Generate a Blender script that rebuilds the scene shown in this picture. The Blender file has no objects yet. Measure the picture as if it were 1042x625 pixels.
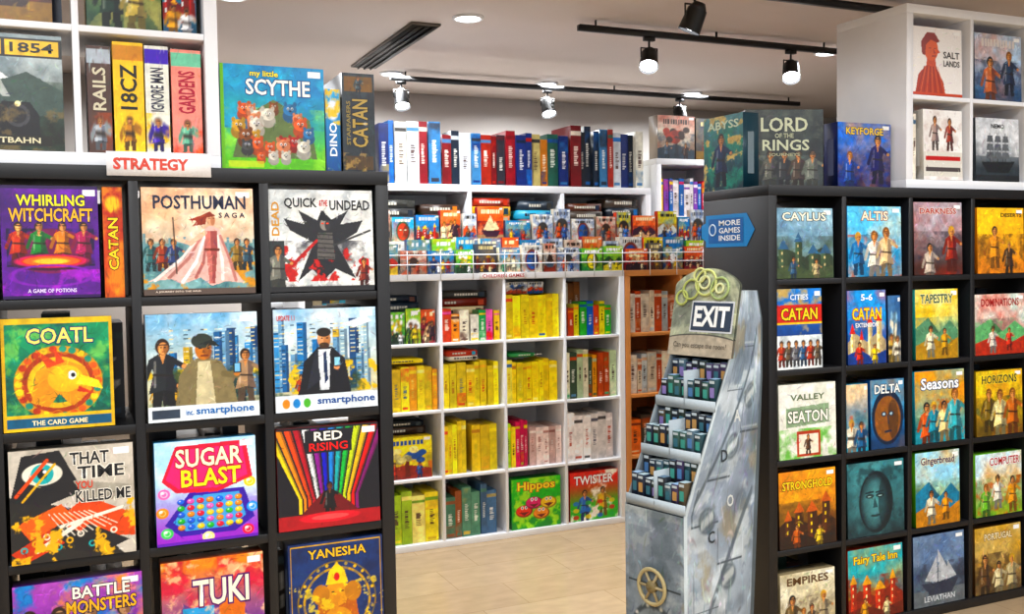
import bpy, math, random
import numpy as np
from mathutils import Vector, Matrix

scene = bpy.context.scene
try:
    scene.view_settings.view_transform = 'Standard'
    scene.view_settings.look = 'None'
except Exception as e:
    print(e)

# ------------------------------------------------------------------ utils
def H(h):
    if not isinstance(h, str):
        return np.array(h, float)
    h = h.lstrip('#')
    if len(h) == 3: h = ''.join(x+x for x in h)
    return np.array([int(h[i:i+2], 16)/255 for i in (0, 2, 4)], float)

def lin(c):
    c = np.clip(np.asarray(c, float), 0, 1)
    return np.where(c <= .04045, c/12.92, ((c+.055)/1.055)**2.4)

def new_mat(name):
    m = bpy.data.materials.new(name); m.use_nodes = True
    nt = m.node_tree
    return m, nt, nt.nodes['Principled BSDF']

def mat_paint(name, col, rough=.5, scale=30, amt=.08, metal=0):
    m, nt, b = new_mat(name)
    N = nt.nodes; L = nt.links
    tc = N.new('ShaderNodeTexCoord'); no = N.new('ShaderNodeTexNoise')
    no.inputs['Scale'].default_value = scale; no.inputs['Detail'].default_value = 4
    L.new(tc.outputs['Object'], no.inputs['Vector'])
    mx = N.new('ShaderNodeMix'); mx.data_type = 'RGBA'
    c = lin(H(col))
    mx.inputs[6].default_value = (*(c*(1-amt)), 1)
    mx.inputs[7].default_value = (*np.clip(c*(1+amt), 0, 1), 1)
    L.new(no.outputs['Fac'], mx.inputs[0]); L.new(mx.outputs[2], b.inputs['Base Color'])
    b.inputs['Roughness'].default_value = rough
    b.inputs['Metallic'].default_value = metal
    return m

def mat_print(name, rough=.38, sat=1.18):
    m, nt, b = new_mat(name)
    N = nt.nodes; L = nt.links
    at = N.new('ShaderNodeAttribute'); at.attribute_name = 'Col'
    tc = N.new('ShaderNodeTexCoord'); no = N.new('ShaderNodeTexNoise')
    no.inputs['Scale'].default_value = 160; no.inputs['Detail'].default_value = 3
    L.new(tc.outputs['Object'], no.inputs['Vector'])
    mr = N.new('ShaderNodeMapRange'); mr.inputs['To Min'].default_value = .9; mr.inputs['To Max'].default_value = 1.14
    L.new(no.outputs['Fac'], mr.inputs['Value'])
    mx = N.new('ShaderNodeMix'); mx.data_type = 'RGBA'; mx.blend_type = 'MULTIPLY'; mx.inputs[0].default_value = 1
    hs_ = N.new('ShaderNodeHueSaturation'); hs_.inputs['Saturation'].default_value = sat
    L.new(at.outputs['Color'], hs_.inputs['Color'])
    L.new(hs_.outputs['Color'], mx.inputs[6]); L.new(mr.outputs[0], mx.inputs[7])
    L.new(mx.outputs[2], b.inputs['Base Color'])
    b.inputs['Roughness'].default_value = rough
    return m

def mat_emit(name, col, st):
    m, nt, b = new_mat(name)
    b.inputs['Base Color'].default_value = (1, 1, 1, 1)
    b.inputs['Emission Color'].default_value = (*lin(H(col)), 1)
    b.inputs['Emission Strength'].default_value = st
    return m

PRINT = mat_print('printed_cardboard')
MATTE = mat_print('matte_card', .6, 1.0)
BLACK = mat_paint('black_laminate', '#08080c', .45, 40, .25)
WHITE = mat_paint('white_laminate', '#eaebee', .4, 20, .03)
WOOD = mat_paint('orange_wood', '#d38640', .45, 8, .2)
METALB = mat_paint('black_metal', '#0c0c0e', .4, 60, .1)
WIRE = mat_paint('white_wire', '#d9dadd', .35, 60, .05)
GLOW = mat_emit('lamp_glow', '#f4f8ff', 18)

_tc = {}
def text_mesh(s, bold):
    k = (s, bold)
    if k in _tc: return _tc[k]
    cu = bpy.data.curves.new('t', 'FONT'); cu.body = s; cu.offset = bold; cu.resolution_u = 2
    ob = bpy.data.objects.new('t', cu); scene.collection.objects.link(ob)
    dg = bpy.context.evaluated_depsgraph_get()
    me = ob.evaluated_get(dg).to_mesh()
    me.calc_loop_triangles()
    v = np.array([x.co[:] for x in me.vertices]) if len(me.vertices) else np.zeros((0, 3))
    t = np.array([x.vertices[:] for x in me.loop_triangles], int) if len(me.loop_triangles) else np.zeros((0, 3), int)
    bpy.data.objects.remove(ob); bpy.data.curves.remove(cu)
    _tc[k] = (v, t)
    return v, t

class MB:
    def __init__(s): s.v = []; s.li = []; s.lt = []; s.c = []; s.n = 0
    def add(s, v, f, c):
        v = np.asarray(v, float); c = np.asarray(c, float)
        if c.ndim == 1: c = np.tile(c, (len(v), 1))
        s.v.append(v); s.c.append(c)
        if isinstance(f, np.ndarray):
            if len(f): s.li.append(f.ravel()+s.n); s.lt.append(np.full(len(f), f.shape[1]))
        else:
            s.li.append(np.array([i for q in f for i in q], int)+s.n); s.lt.append(np.array([len(q) for q in f]))
        s.n += len(v)
    def quad(s, p, col): s.add(p, [(0, 1, 2, 3)], H(col))
    def box(s, x0, x1, y0, y1, z0, z1, col, front=True, top=None):
        P = np.array([[x0,y0,z0],[x1,y0,z0],[x1,y1,z0],[x0,y1,z0],[x0,y0,z1],[x1,y0,z1],[x1,y1,z1],[x0,y1,z1]], float)
        F = [(0,3,2,1),(4,5,6,7),(1,2,6,5),(2,3,7,6),(3,0,4,7)]
        if front: F.append((0,1,5,4))
        if top is None: s.add(P, F, H(col))
        else:
            s.add(P, [f for f in F if f != (4,5,6,7)], H(col)); s.add(P[4:], [(0,1,2,3)], H(top))
    def grid(s, img, o, u, v, fn=None):
        h, w = img.shape[:2]
        gu, gv = np.meshgrid(np.linspace(0, 1, w), np.linspace(0, 1, h))
        if fn is None:
            o, u, v = map(np.array, (o, u, v))
            P = o + gu[..., None]*u + gv[..., None]*v
        else: P = fn(gu, gv)
        idx = np.arange(h*w).reshape(h, w)
        F = np.stack([idx[:-1, :-1], idx[:-1, 1:], idx[1:, 1:], idx[1:, :-1]], -1).reshape(-1, 4)
        s.add(P.reshape(-1, 3), F, img.reshape(-1, 3))
    def text(s, st, o, u, v, x0, y0, x1, y1, col, out=None, nrm=(0, -1, 0), bold=.02, lift=.0012, rot=0):
        o, u, v, nrm = (np.array(a, float) for a in (o, u, v, nrm))
        ref, _ = text_mesh(st, bold)
        if len(ref) == 0: return
        mn = ref[:, :2].min(0); mx = ref[:, :2].max(0)
        for (b, c, l) in ([(bold+.05, out, lift*.6)] if out is not None else []) + [(bold, col, lift)]:
            tv, tt = text_mesh(st, b)
            q = (tv[:, :2]-mn)/(mx-mn)
            if rot == 90: q = np.stack([1-q[:, 1], q[:, 0]], 1)
            if rot == -90: q = np.stack([q[:, 1], 1-q[:, 0]], 1)
            P = o + (x0+(x1-x0)*q[:, 0])[:, None]*u + (y0+(y1-y0)*q[:, 1])[:, None]*v + nrm*l
            s.add(P, tt, H(c))
    def cyl(s, p0, p1, r0, r1, col, seg=16, cap=True):
        p0 = Vector(p0); p1 = Vector(p1); d = (p1-p0).normalized()
        a = d.orthogonal().normalized(); b = d.cross(a)
        V = []
        for p, r in ((p0, r0), (p1, r1)):
            for i in range(seg):
                t = 2*math.pi*i/seg
                V.append((p + a*math.cos(t)*r + b*math.sin(t)*r)[:])
        F = [(i, (i+1) % seg, seg+(i+1) % seg, seg+i) for i in range(seg)]
        if cap: F += [tuple(range(seg))[::-1], tuple(range(seg, 2*seg))]
        s.add(V, F, H(col))
    def ring(s, c, u, v, R, r, col, seg=28, sub=6):
        c, u, v = (np.array(a, float) for a in (c, u, v)); n = np.cross(u, v)
        V = []; F = []
        for i in range(seg):
            t = 2*math.pi*i/seg; e = u*math.cos(t)+v*math.sin(t)
            for j in range(sub):
                q = 2*math.pi*j/sub
                V.append(c + e*(R+r*math.cos(q)) + n*r*math.sin(q))
        for i in range(seg):
            for j in range(sub):
                F.append((i*sub+j, ((i+1) % seg)*sub+j, ((i+1) % seg)*sub+(j+1) % sub, i*sub+(j+1) % sub))
        s.add(V, F, H(col))
    def build(s, name, mat=None, loc=None, rot=None, bevel=0, center=False):
        V = np.concatenate(s.v); C = np.concatenate(s.c); LI = np.concatenate(s.li); LT = np.concatenate(s.lt)
        if center:
            mn = V.min(0); mx = V.max(0); off = np.array([(mn[0]+mx[0])/2, (mn[1]+mx[1])/2, mn[2]])
            V = V-off; loc = off
        me = bpy.data.meshes.new(name)
        me.vertices.add(len(V)); me.vertices.foreach_set('co', V.ravel())
        me.loops.add(len(LI)); me.loops.foreach_set('vertex_index', LI.astype(np.int32))
        me.polygons.add(len(LT)); me.polygons.foreach_set('loop_start', np.concatenate([[0], np.cumsum(LT)[:-1]]).astype(np.int32))
        me.update(calc_edges=True); me.validate()
        at = me.color_attributes.new('Col', 'FLOAT_COLOR', 'POINT')
        C4 = np.ones((len(C), 4)); C4[:, :3] = lin(C)
        at.data.foreach_set('color', C4.ravel())
        me.materials.append(mat or PRINT)
        ob = bpy.data.objects.new(name, me); scene.collection.objects.link(ob)
        if loc is not None: ob.location = loc
        if rot is not None: ob.rotation_euler = rot
        if bevel:
            md = ob.modifiers.new('bevel', 'BEVEL'); md.width = bevel; md.segments = 2; md.limit_method = 'ANGLE'
        return ob

def group(name, kids, loc=(0, 0, 0)):
    e = bpy.data.objects.new(name, None); scene.collection.objects.link(e); e.location = loc
    e.empty_display_size = .1
    for k in kids:
        k.parent = e; k.matrix_parent_inverse = Matrix.Translation(-Vector(loc))
    return e

# ------------------------------------------------------------------ art canvas
_G = {}
def fbm(U, V, sc, seed, octv=4):
    if seed not in _G: _G[seed] = np.random.RandomState(seed).rand(6, 64, 64)
    GG = _G[seed]; out = 0; amp = .5; tot = 0
    for o in range(octv):
        G = GG[o]; x = U*sc+3.3; y = V*sc+7.1
        xi = np.floor(x).astype(int); yi = np.floor(y).astype(int); xf = x-xi; yf = y-yi
        xf = xf*xf*(3-2*xf); yf = yf*yf*(3-2*yf)
        a = G[yi % 64, xi % 64]; b = G[yi % 64, (xi+1) % 64]; c = G[(yi+1) % 64, xi % 64]; d = G[(yi+1) % 64, (xi+1) % 64]
        out = out + amp*((a*(1-xf)+b*xf)*(1-yf)+(c*(1-xf)+d*xf)*yf)
        tot += amp; amp *= .55; sc *= 2.1
    return out/tot

class Art:
    def __init__(s, w, h, col, res=300):
        s.nx = max(4, int(w*res)); s.ny = max(4, int(h*res))
        s.U, s.V = np.meshgrid(np.linspace(0, 1, s.nx), np.linspace(0, 1, s.ny))
        s.c = np.tile(H(col), (s.ny, s.nx, 1)); s.asp = w/h
    def bl(s, m, col, a=1):
        m = np.clip(m, 0, 1)*a
        s.c = s.c + (H(col)-s.c)*m[..., None]; return s
    def gr(s, c0, c1, lo=0, hi=1, horiz=False):
        t = np.clip(((s.U if horiz else s.V)-lo)/(hi-lo), 0, 1)[..., None]
        s.c = H(c0)*(1-t)+H(c1)*t; return s
    def nz(s, col, sc=5, seed=0, th=.5, soft=.08, a=1, y0=-1, y1=2, x0=-1, x1=2):
        f = fbm(s.U*s.asp, s.V, sc, seed, 5)
        m = np.clip((f-th)/soft*.5+.5, 0, 1)*((s.V > y0) & (s.V < y1) & (s.U > x0) & (s.U < x1))
        return s.bl(m, col, a)
    def mott(s, amt=.12, sc=14, seed=1):
        f = fbm(s.U*s.asp, s.V, sc, seed, 3)-.5
        s.c = np.clip(s.c*(1+2.4*amt*f[..., None]), 0, 1); return s
    def el(s, x, y, rx, ry, col, ang=0, a=1, hole=0):
        dx = s.U-x; dy = s.V-y; c, n = math.cos(ang), math.sin(ang)
        X = (dx*c+dy*n)/rx; Y = (-dx*n+dy*c)/ry; d = np.sqrt(X*X+Y*Y)
        k = min(rx, ry)*s.nx
        m = np.clip((1-d)*k+.5, 0, 1)
        if hole: m = m*np.clip((d-hole)*k+.5, 0, 1)
        return s.bl(m, col, a)
    def rc(s, x0, y0, x1, y1, col, a=1):
        m = ((s.U >= x0) & (s.U <= x1) & (s.V >= y0) & (s.V <= y1)).astype(float)
        return s.bl(m, col, a)
    def pg(s, pts, col, a=1):
        ins = np.zeros(s.U.shape, bool); n = len(pts)
        for i in range(n):
            xa, ya = pts[i]; xb, yb = pts[(i+1) % n]
            if ya == yb: continue
            c = ((ya > s.V) != (yb > s.V)) & (s.U < (xb-xa)*(s.V-ya)/(yb-ya)+xa)
            ins ^= c
        return s.bl(ins.astype(float), col, a)
    def ln(s, x0, y0, x1, y1, w, col, a=1):
        dx, dy = x1-x0, y1-y0; L = dx*dx+dy*dy+1e-9
        t = np.clip(((s.U-x0)*dx+(s.V-y0)*dy)/L, 0, 1)
        d = np.hypot(s.U-x0-t*dx, s.V-y0-t*dy)
        return s.bl(np.clip((w-d)*s.nx+.5, 0, 1), col, a)
    def rays(s, x, y, n, col, a=1, ph=0):
        t = np.arctan2(s.V-y, s.U-x)
        return s.bl((np.sin(t*n+ph) > 0).astype(float), col, a)
    def fig(s, x, y, h, cloth, skin='#d09468', hair='#2a1a12', arm=0.2):
        w = h*.19/s.asp; C = H(cloth); D = C*.45
        s.pg([(x-w*.85, y), (x-w*.7, y+h*.42), (x+w*.7, y+h*.42), (x+w*.85, y), (x+w*.25, y), (x, y+h*.3), (x-w*.25, y)], D)
        s.ln(x-w*.8, y+h*.7, x-w*1.35, y+h*.42, w*.2, C*.75)
        s.pg([(x-w*1.05, y+h*.25), (x-w*.65, y+h*.55), (x-w, y+h*.73), (x-w*.3, y+h*.81), (x+w*.3, y+h*.81), (x+w, y+h*.73), (x+w*.65, y+h*.55), (x+w*1.05, y+h*.25), (x, y+h*.3)], C)
        s.pg([(x+w*.15, y+h*.25), (x+w*.25, y+h*.8), (x+w, y+h*.73), (x+w*.65, y+h*.55), (x+w*1.05, y+h*.25)], '#0a0814', .42)
        s.ln(x-w*.6, y+h*.35, x-w*.55, y+h*.7, w*.08, '#fff4e0', .35)
        s.ln(x-w*.65, y+h*.52, x+w*.65, y+h*.5, w*.09, '#1a120c', .8)
        s.pg([(x-w*.22, y+h*.81), (x, y+h*.66), (x+w*.22, y+h*.81)], skin)
        s.ln(x+w*.8, y+h*.7, x+w*1.5, y+h*(.42+arm), w*.2, C*.8); s.el(x+w*1.5, y+h*(.42+arm), w*.2, h*.035, skin)
        s.el(x, y+h*.91, w*.5, h*.115, hair); s.el(x+w*.05, y+h*.885, w*.37, h*.088, skin); s.el(x+w*.24, y+h*.88, w*.18, h*.07, '#3a1a10', a=.4)
        s.rc(x-w*.3, y+h*.925, x+w*.38, y+h*.95, hair, .8)
        s.rc(x-w*.16, y+h*.893, x-w*.04, y+h*.905, '#181010'); s.rc(x+w*.12, y+h*.893, x+w*.24, y+h*.905, '#181010'); s.rc(x-w*.05, y+h*.835, x+w*.17, y+h*.843, '#5a2018')
        return s
    def detail(s, seed, n=120, size=.05, y0=0, y1=1, amp=.38):
        r = random.Random(seed)
        for i in range(n):
            x = r.random(); y = r.uniform(y0, y1); iy = min(s.ny-1, int(y*s.ny)); ix = min(s.nx-1, int(x*s.nx))
            c = s.c[iy, ix]; k = r.uniform(1-amp, 1+amp)
            c = np.clip(c*k+np.array([r.uniform(-.07, .07) for _ in range(3)]), 0, 1)
            L = size*r.uniform(.3, 1.3); t = r.uniform(0, math.pi); w = size*r.uniform(.05, .17)
            X0 = max(0, int((x-L-w)*s.nx)); X1 = min(s.nx, int((x+L+w)*s.nx)+2); Y0 = max(0, int((y-L-w)*s.ny)); Y1 = min(s.ny, int((y+L+w)*s.ny)+2)
            U = s.U[Y0:Y1, X0:X1]; V = s.V[Y0:Y1, X0:X1]
            dx, dy = math.cos(t)*L, math.sin(t)*L; cv = r.uniform(-1, 1)*L*.5
            q = np.clip(((U-x)*dx+(V-y)*dy)/(L*L)*.5+.5, 0, 1)
            px = x-dx+2*dx*q - dy/L*cv*4*q*(1-q); py = y-dy+2*dy*q + dx/L*cv*4*q*(1-q)
            d = np.hypot(U-px, V-py)
            m = np.clip((w*(1-abs(2*q-1)*.7)-d)*s.nx+.5, 0, 1)*.8
            s.c[Y0:Y1, X0:X1] += (c-s.c[Y0:Y1, X0:X1])*m[..., None]
        return s
    def tag(s): return s.rc(.84, .91, .97, .965, '#f5f5f2')

def words(A, rng, y0, y1, x0, x1, col):
    x = x0
    while x < x1:
        w = rng.uniform(.05, .09); A.rc(x, y0+rng.uniform(0, .15)*(y1-y0), min(x+w*.7, x1), y1, col); x += w

def cover(w, h, res, pal, seed, mot=None, title=True, det=None):
    rng = random.Random(seed); A = Art(w, h, pal[0], res); A.gr(pal[1], pal[0], .1, .65)
    A.nz(pal[2], 3, seed, .6, .25, .7); A.nz(H(pal[1])*.5, 4, seed+7, .62, .2, .6, y1=.6); A.nz(pal[3], 8, seed+5, .62, .08, .55, y1=.6)
    m = mot or rng.choice(['figs', 'castle', 'hills', 'face', 'sun', 'ship', 'tree'])
    if m == 'figs':
        k = rng.randint(2, 4)
        for i in range(k):
            A.fig((i+.5+rng.uniform(-.2, .2))/k*.8+.1, rng.uniform(-.12, .1), rng.uniform(.5, .75), pal[[2, 3, 1, 4][(i+seed) % 4]], hair=rng.choice(['#2a1a12', '#7a4a20', '#111111', '#c9a050']))
    elif m == 'castle':
        A.pg([(0, 0), (0, .3), (.2, .42), (.5, .3), (.8, .44), (1, .3), (1, 0)], H(pal[3])*.7)
        for i in range(4):
            x = .13+i*.24+rng.uniform(-.04, .04); t = rng.uniform(.3, .58); ww = rng.uniform(.04, .085)
            A.rc(x-ww, .1, x+ww, t, H(pal[3])*1.15); A.rc(x, .1, x+ww, t, '#000000', .3); A.pg([(x-ww*1.3, t), (x, t+.14), (x+ww*1.3, t)], pal[2])
            for k in range(3): A.rc(x-ww*.4, t-.08-k*.1, x-ww*.05, t-.04-k*.1, pal[4])
        A.pg([(0, 0), (0, .14), (.3, .2), (.6, .1), (1, .18), (1, 0)], H(pal[1])*.8)
        A.fig(.3, -.02, .32, pal[2]).fig(.7, -.03, .3, pal[4])
    elif m == 'hills':
        A.pg([(0, 0), (0, .45), (.3, .6), (.55, .38), (.8, .55), (1, .4), (1, 0)], pal[3]).pg([(0, 0), (0, .2), (.4, .32), (.7, .18), (1, .3), (1, 0)], H(pal[2])*.8)
        A.pg([(.3, .6), (.42, .35), (.55, .38)], '#000000', .3); A.fig(.35, .02, .45, pal[4]).fig(.68, .05, .38, pal[2])
    elif m == 'face':
        A.el(.5, .45, .3/A.asp, .4, H(pal[3])*.6).el(.5, .43, .25/A.asp, .33, pal[2]).el(.66, .42, .16, .28, '#000000', a=.35)
        for x in (.39, .61): A.el(x, .5, .075, .035, H(pal[1])*.5).el(x, .5, .04, .02, pal[4])
        A.ln(.5, .48, .53, .36, .012, H(pal[1])*.6).ln(.42, .24, .6, .25, .015, H(pal[1])*.5)
    elif m == 'sun':
        A.rays(.5, .5, 8, pal[2], .35).el(.5, .5, .22/A.asp, .22, pal[4]).fig(.33, 0, .6, pal[3]).fig(.66, 0, .55, pal[2])
    elif m == 'ship':
        A.rc(0, 0, 1, .22, H(pal[2])*.6).pg([(.15, .32), (.3, .15), (.75, .15), (.88, .34)], pal[3])
        for a, b_ in (((.48, .32), [(.48, .78), (.76, .36)]), ((.46, .32), [(.46, .7), (.22, .36)]), ((.66, .34), [(.66, .62), (.84, .37)])): A.pg([a]+b_, H(pal[4])*.85)
    elif m == 'tree':
        A.pg([(0, 0), (0, .25), (.5, .35), (1, .22), (1, 0)], H(pal[3])*.7).pg([(.45, .05), (.47, .5), (.53, .5), (.57, .05)], H(pal[3])*.5)
        for i in range(16): A.el(.5+rng.uniform(-.3, .3), .55+rng.uniform(-.13, .16), .09, .07, H(pal[2])*rng.uniform(.6, 1.1) if i % 3 else pal[4])
        A.fig(.25, 0, .42, pal[3]).fig(.75, 0, .38, pal[4])
    if det is None: det = int(min(200, A.nx*A.ny/60))
    A.detail(seed, det, .05)
    A.mott(.16, 16, seed+3)
    if title: words(A, rng, .8, .92, .15, .85, pal[4])
    A.tag()
    return A

def game_box(art, w, h, d, texts, side, loc, yaw=0, lean=0, top=None, name='board_game_box'):
    mb = MB()
    mb.box(-w/2, w/2, 0, d, 0, h, side, front=False, top=top)
    mb.grid(art.c, (-w/2, 0, 0), (w, 0, 0), (0, 0, h))
    for sx in (-1, 1):
        x = sx*(w/2+.0006)
        P = [(x, d*.3, h*.2), (x, d*.7, h*.2), (x, d*.7, h*.75), (x, d*.3, h*.75)]
        mb.quad(P if sx > 0 else P[::-1], np.clip(H(side)*.5+.35, 0, 1))
    for t in texts:
        st, x0, y0, x1, y1, col = t[:6]; out = t[6] if len(t) > 6 else None; rot = t[7] if len(t) > 7 else 0
        mb.text(st, (-w/2, 0, 0), (w, 0, 0), (0, 0, h), x0, y0, x1, y1, col, out, rot=rot)
    a = math.radians(lean)
    return mb.build(name, PRINT, (loc[0], loc[1], loc[2]+d*math.sin(a)+.0002), (-a, 0, math.radians(yaw)))

# ------------------------------------------------------------------ room
def plane_box(name, x0, x1, y0, y1, z0, z1, mat):
    m = MB(); m.box(x0, x1, y0, y1, z0, z1, '#ffffff'); return m.build(name, mat)

CZ = 2.75
FLOOR, nt, b = new_mat('floor_planks')
N, L = nt.nodes, nt.links
tc = N.new('ShaderNodeTexCoord'); br = N.new('ShaderNodeTexBrick')
br.inputs['Scale'].default_value = 1.0; br.inputs['Brick Width'].default_value = .6; br.inputs['Row Height'].default_value = .3
br.inputs['Mortar Size'].default_value = .002; br.offset = .37
br.inputs['Color1'].default_value = (*lin(H('#c9ab84')), 1); br.inputs['Color2'].default_value = (*lin(H('#d2b58f')), 1); br.inputs['Mortar'].default_value = (*lin(H('#b3956f')), 1)
L.new(tc.outputs['Object'], br.inputs['Vector'])
no = N.new('ShaderNodeTexNoise'); mp = N.new('ShaderNodeMapping'); mp.inputs['Scale'].default_value = (3, 6, 1)
L.new(tc.outputs['Object'], mp.inputs[0]); L.new(mp.outputs[0], no.inputs['Vector']); no.inputs['Scale'].default_value = 3; no.inputs['Detail'].default_value = 8
mr = N.new('ShaderNodeMapRange'); mr.inputs['To Min'].default_value = .75; mr.inputs['To Max'].default_value = 1.2; L.new(no.outputs['Fac'], mr.inputs['Value'])
mx = N.new('ShaderNodeMix'); mx.data_type = 'RGBA'; mx.blend_type = 'MULTIPLY'; mx.inputs[0].default_value = 1
L.new(br.outputs['Color'], mx.inputs[6]); L.new(mr.outputs[0], mx.inputs[7]); L.new(mx.outputs[2], b.inputs['Base Color'])
b.inputs['Roughness'].default_value = .25

plane_box('floor', -4, 8, -3, 7.1, -.1, 0, FLOOR)
plane_box('ceiling', -4, 8, -1.0, 7.1, CZ, CZ+.1, mat_paint('ceiling_plaster', '#d6cac2', .8, 3, .03))
WALL = mat_paint('wall_plaster', '#cfc8c2', .8, 4, .03)
plane_box('wall_back', -4, 8, 6.9, 7.1, 0, CZ, WALL)
plane_box('wall_left', -4.2, -4, -3, 7.1, 0, CZ, WALL)
plane_box('wall_right', 8, 8.2, -3, 7.1, 0, CZ, WALL)
plane_box('baseboard_back', -4, 8, 6.88, 6.9, 0, .1, WHITE)

# ------------------------------------------------------------------ shelves
def cube_shelf(name, x0, y0, z0, cols, rows, px, pz, depth, mat, to=.04, ti=.02, back=False):
    m = MB(); W = cols*px; Ht = rows*pz
    m.box(x0-to/2, x0+W+to/2, y0, y0+depth, z0, z0+to, '#ffffff')
    m.box(x0-to/2, x0+W+to/2, y0, y0+depth, z0+Ht, z0+Ht+to, '#ffffff')
    for sx in (x0-to/2, x0+W-to/2): m.box(sx, sx+to, y0, y0+depth, z0+to, z0+Ht, '#ffffff')
    for i in range(1, cols): m.box(x0+i*px-ti/2, x0+i*px+ti/2, y0+.002, y0+depth-.002, z0+to, z0+Ht, '#ffffff')
    for k in range(1, rows): m.box(x0+to/2, x0+W-to/2, y0+.004, y0+depth-.004, z0+k*pz+to/2-ti/2, z0+k*pz+to/2+ti/2, '#ffffff')
    if back: m.box(x0, x0+W, y0+depth-.012, y0+depth-.006, z0+to/2, z0+Ht+to/2, '#ffffff')
    return m.build(name, mat, bevel=.0015, center=True)

PZ = .35
LX, LY = -.895, 2.87
cube_shelf('black_cube_shelf', LX, LY, 0, 5, 5, .35, PZ, .39, BLACK, .04, .026)
RX, RY = 2.42, 3.0
cube_shelf('black_cube_shelf', RX, RY, 0, 5, 5, .35, PZ, .42, BLACK, .04, .022)
TOPZ = 1.79
cube_shelf('white_cube_shelf', .375-.35*4, 2.9, TOPZ, 4, 2, .35, PZ, .36, WHITE, .036, .018)
cube_shelf('white_cube_shelf', 3.13, 3.02, TOPZ, 3, 2, .35, PZ+.005, .40, WHITE, .036, .018)

def rz(r, ti=.022):
    return .04 if r == 4 else .02+PZ*(4-r)+ti/2

def masses(name, calls, mat=None):
    mb = MB()
    for c in calls: c(mb)
    return mb.build(name, mat or PRINT, center=True)

def spines(mb, x0, x1, y, z, hs, ws, d, pal, seed, acc=None, gap=.0015, yj=.008, res=230, picky=.5):
    rng = random.Random(seed); x = x0; acc = acc or pal
    while x < x1-ws[0]:
        w = min(rng.uniform(*ws), x1-x)
        h = rng.uniform(*hs); c = np.clip(H(rng.choice(pal))*rng.uniform(.88, 1.08), 0, 1); yy = y+rng.uniform(0, yj)
        mb.box(x, x+w-gap, yy, yy+d, z, z+h, c, front=False)
        A = Art(w, h, c, res); c2 = H(rng.choice(acc)); c3 = H(rng.choice(acc)); lum = c.mean()
        tcx = H('#f4efe2') if lum < .5 else H('#3a2420')
        if acc is not pal: tcx = H(rng.choice(acc))*.9
        s0 = rng.randint(0, 40)
        k = rng.random()
        if k < picky:
            a = rng.choice([0, .66]); A.nz(c2, 5, s0, .54, .15, .75, y0=a, y1=a+.32)
        if k > .35: A.rc(0, .84, 1, .91, c3, .9)
        if k < .6: A.rc(.15, .05, .85, .1, c2, .9)
        v = .3+rng.uniform(0, .08); e = v+rng.uniform(.25, .4)
        while v < min(e, .8):
            l = rng.uniform(.012, .03); A.rc(.32, v, .32+rng.uniform(.25, .42), v+l, tcx, .8); v += l+.012
        A.mott(.15, 9, s0+3)
        mb.grid(A.c, (x, yy, z), (w-gap, 0, 0), (0, 0, h))
        x += w + (rng.uniform(0, .01) if rng.random() < .15 else 0)

def faces(mb, x0, x1, y, z, hs, ws, d, pals, seed, res=110, gap=.004):
    rng = random.Random(seed); x = x0
    while x < x1-ws[0]*.6:
        w = min(rng.uniform(*ws), x1-x); h = rng.uniform(*hs); pal = rng.choice(pals)
        yy = y+rng.uniform(0, .015)
        A = cover(w, h, res, pal, rng.randint(0, 60))
        mb.box(x, x+w-gap, yy, yy+d, z, z+h, pal[1], front=False)
        mb.grid(A.c, (x, yy, z), (w-gap, 0, 0), (0, 0, h))
        x += w

def stack(mb, x0, x1, y, z, n, t, d, pal, seed):
    rng = random.Random(seed); zz = z
    for i in range(n):
        tt = t*rng.uniform(.7, 1.2); a = x0+rng.uniform(0, .02); bb = x1-rng.uniform(0, .03); c = H(rng.choice(pal))
        mb.box(a, bb, y, y+d, zz, zz+tt-.0015, c)
        e = y-.0007; l = (bb-a)
        tcx = H('#d2cec0') if c.mean() < .55 else H('#2a2430')
        k = a+l*rng.uniform(.12, .3)
        for _ in range(rng.randint(4, 9)):
            q = rng.uniform(.008, .016); mb.quad([(k, e, zz+tt*.35), (k+q, e, zz+tt*.35), (k+q, e, zz+tt*.65), (k, e, zz+tt*.65)], tcx); k += q+.004
        mb.quad([(a+l*.82, e, zz+tt*.15), (a+l*.94, e, zz+tt*.15), (a+l*.94, e, zz+tt*.8), (a+l*.82, e, zz+tt*.8)], H(rng.choice(pal)))
        zz += tt

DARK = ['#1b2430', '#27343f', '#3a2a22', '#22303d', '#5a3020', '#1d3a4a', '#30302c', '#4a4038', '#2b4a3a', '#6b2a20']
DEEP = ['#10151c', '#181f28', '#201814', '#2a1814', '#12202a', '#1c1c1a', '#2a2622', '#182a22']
MIXED = ['#c23b2a', '#e0b030', '#2e6fb0', '#3f8f55', '#e8e2d0', '#803a80', '#1f2b40', '#e07a30', '#58a8c8', '#b0a890', '#303030']
YEL = ['#f8d60c', '#fade18', '#f4ca08', '#fae030', '#f8d210']
YACC = ['#e0402a', '#f4b808', '#f8dc20', '#fff0a0', '#f0a810', '#fae450', '#f8d818', '#3a60a0', '#c87a10']
cl = []
for c in range(0, 5):
    for r in range(5):
        x0 = LX+.35*c+.03
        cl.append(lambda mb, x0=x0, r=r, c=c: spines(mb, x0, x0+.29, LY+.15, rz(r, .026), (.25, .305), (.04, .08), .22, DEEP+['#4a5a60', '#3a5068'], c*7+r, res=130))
masses('game_box_row', cl)
cl = []
for c in range(0, 5):
    for r in range(5):
        x0 = RX+.35*c+.03
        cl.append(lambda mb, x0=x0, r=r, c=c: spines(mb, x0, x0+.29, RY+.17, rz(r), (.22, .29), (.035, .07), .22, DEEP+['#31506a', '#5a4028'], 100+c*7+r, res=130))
masses('game_box_row', cl)

# ------------------------------------------------------------------ left shelf covers
R = 560
z0, z1, z2, z3 = rz(0, .026), rz(1, .026), rz(2, .026), rz(3, .026)

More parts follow.
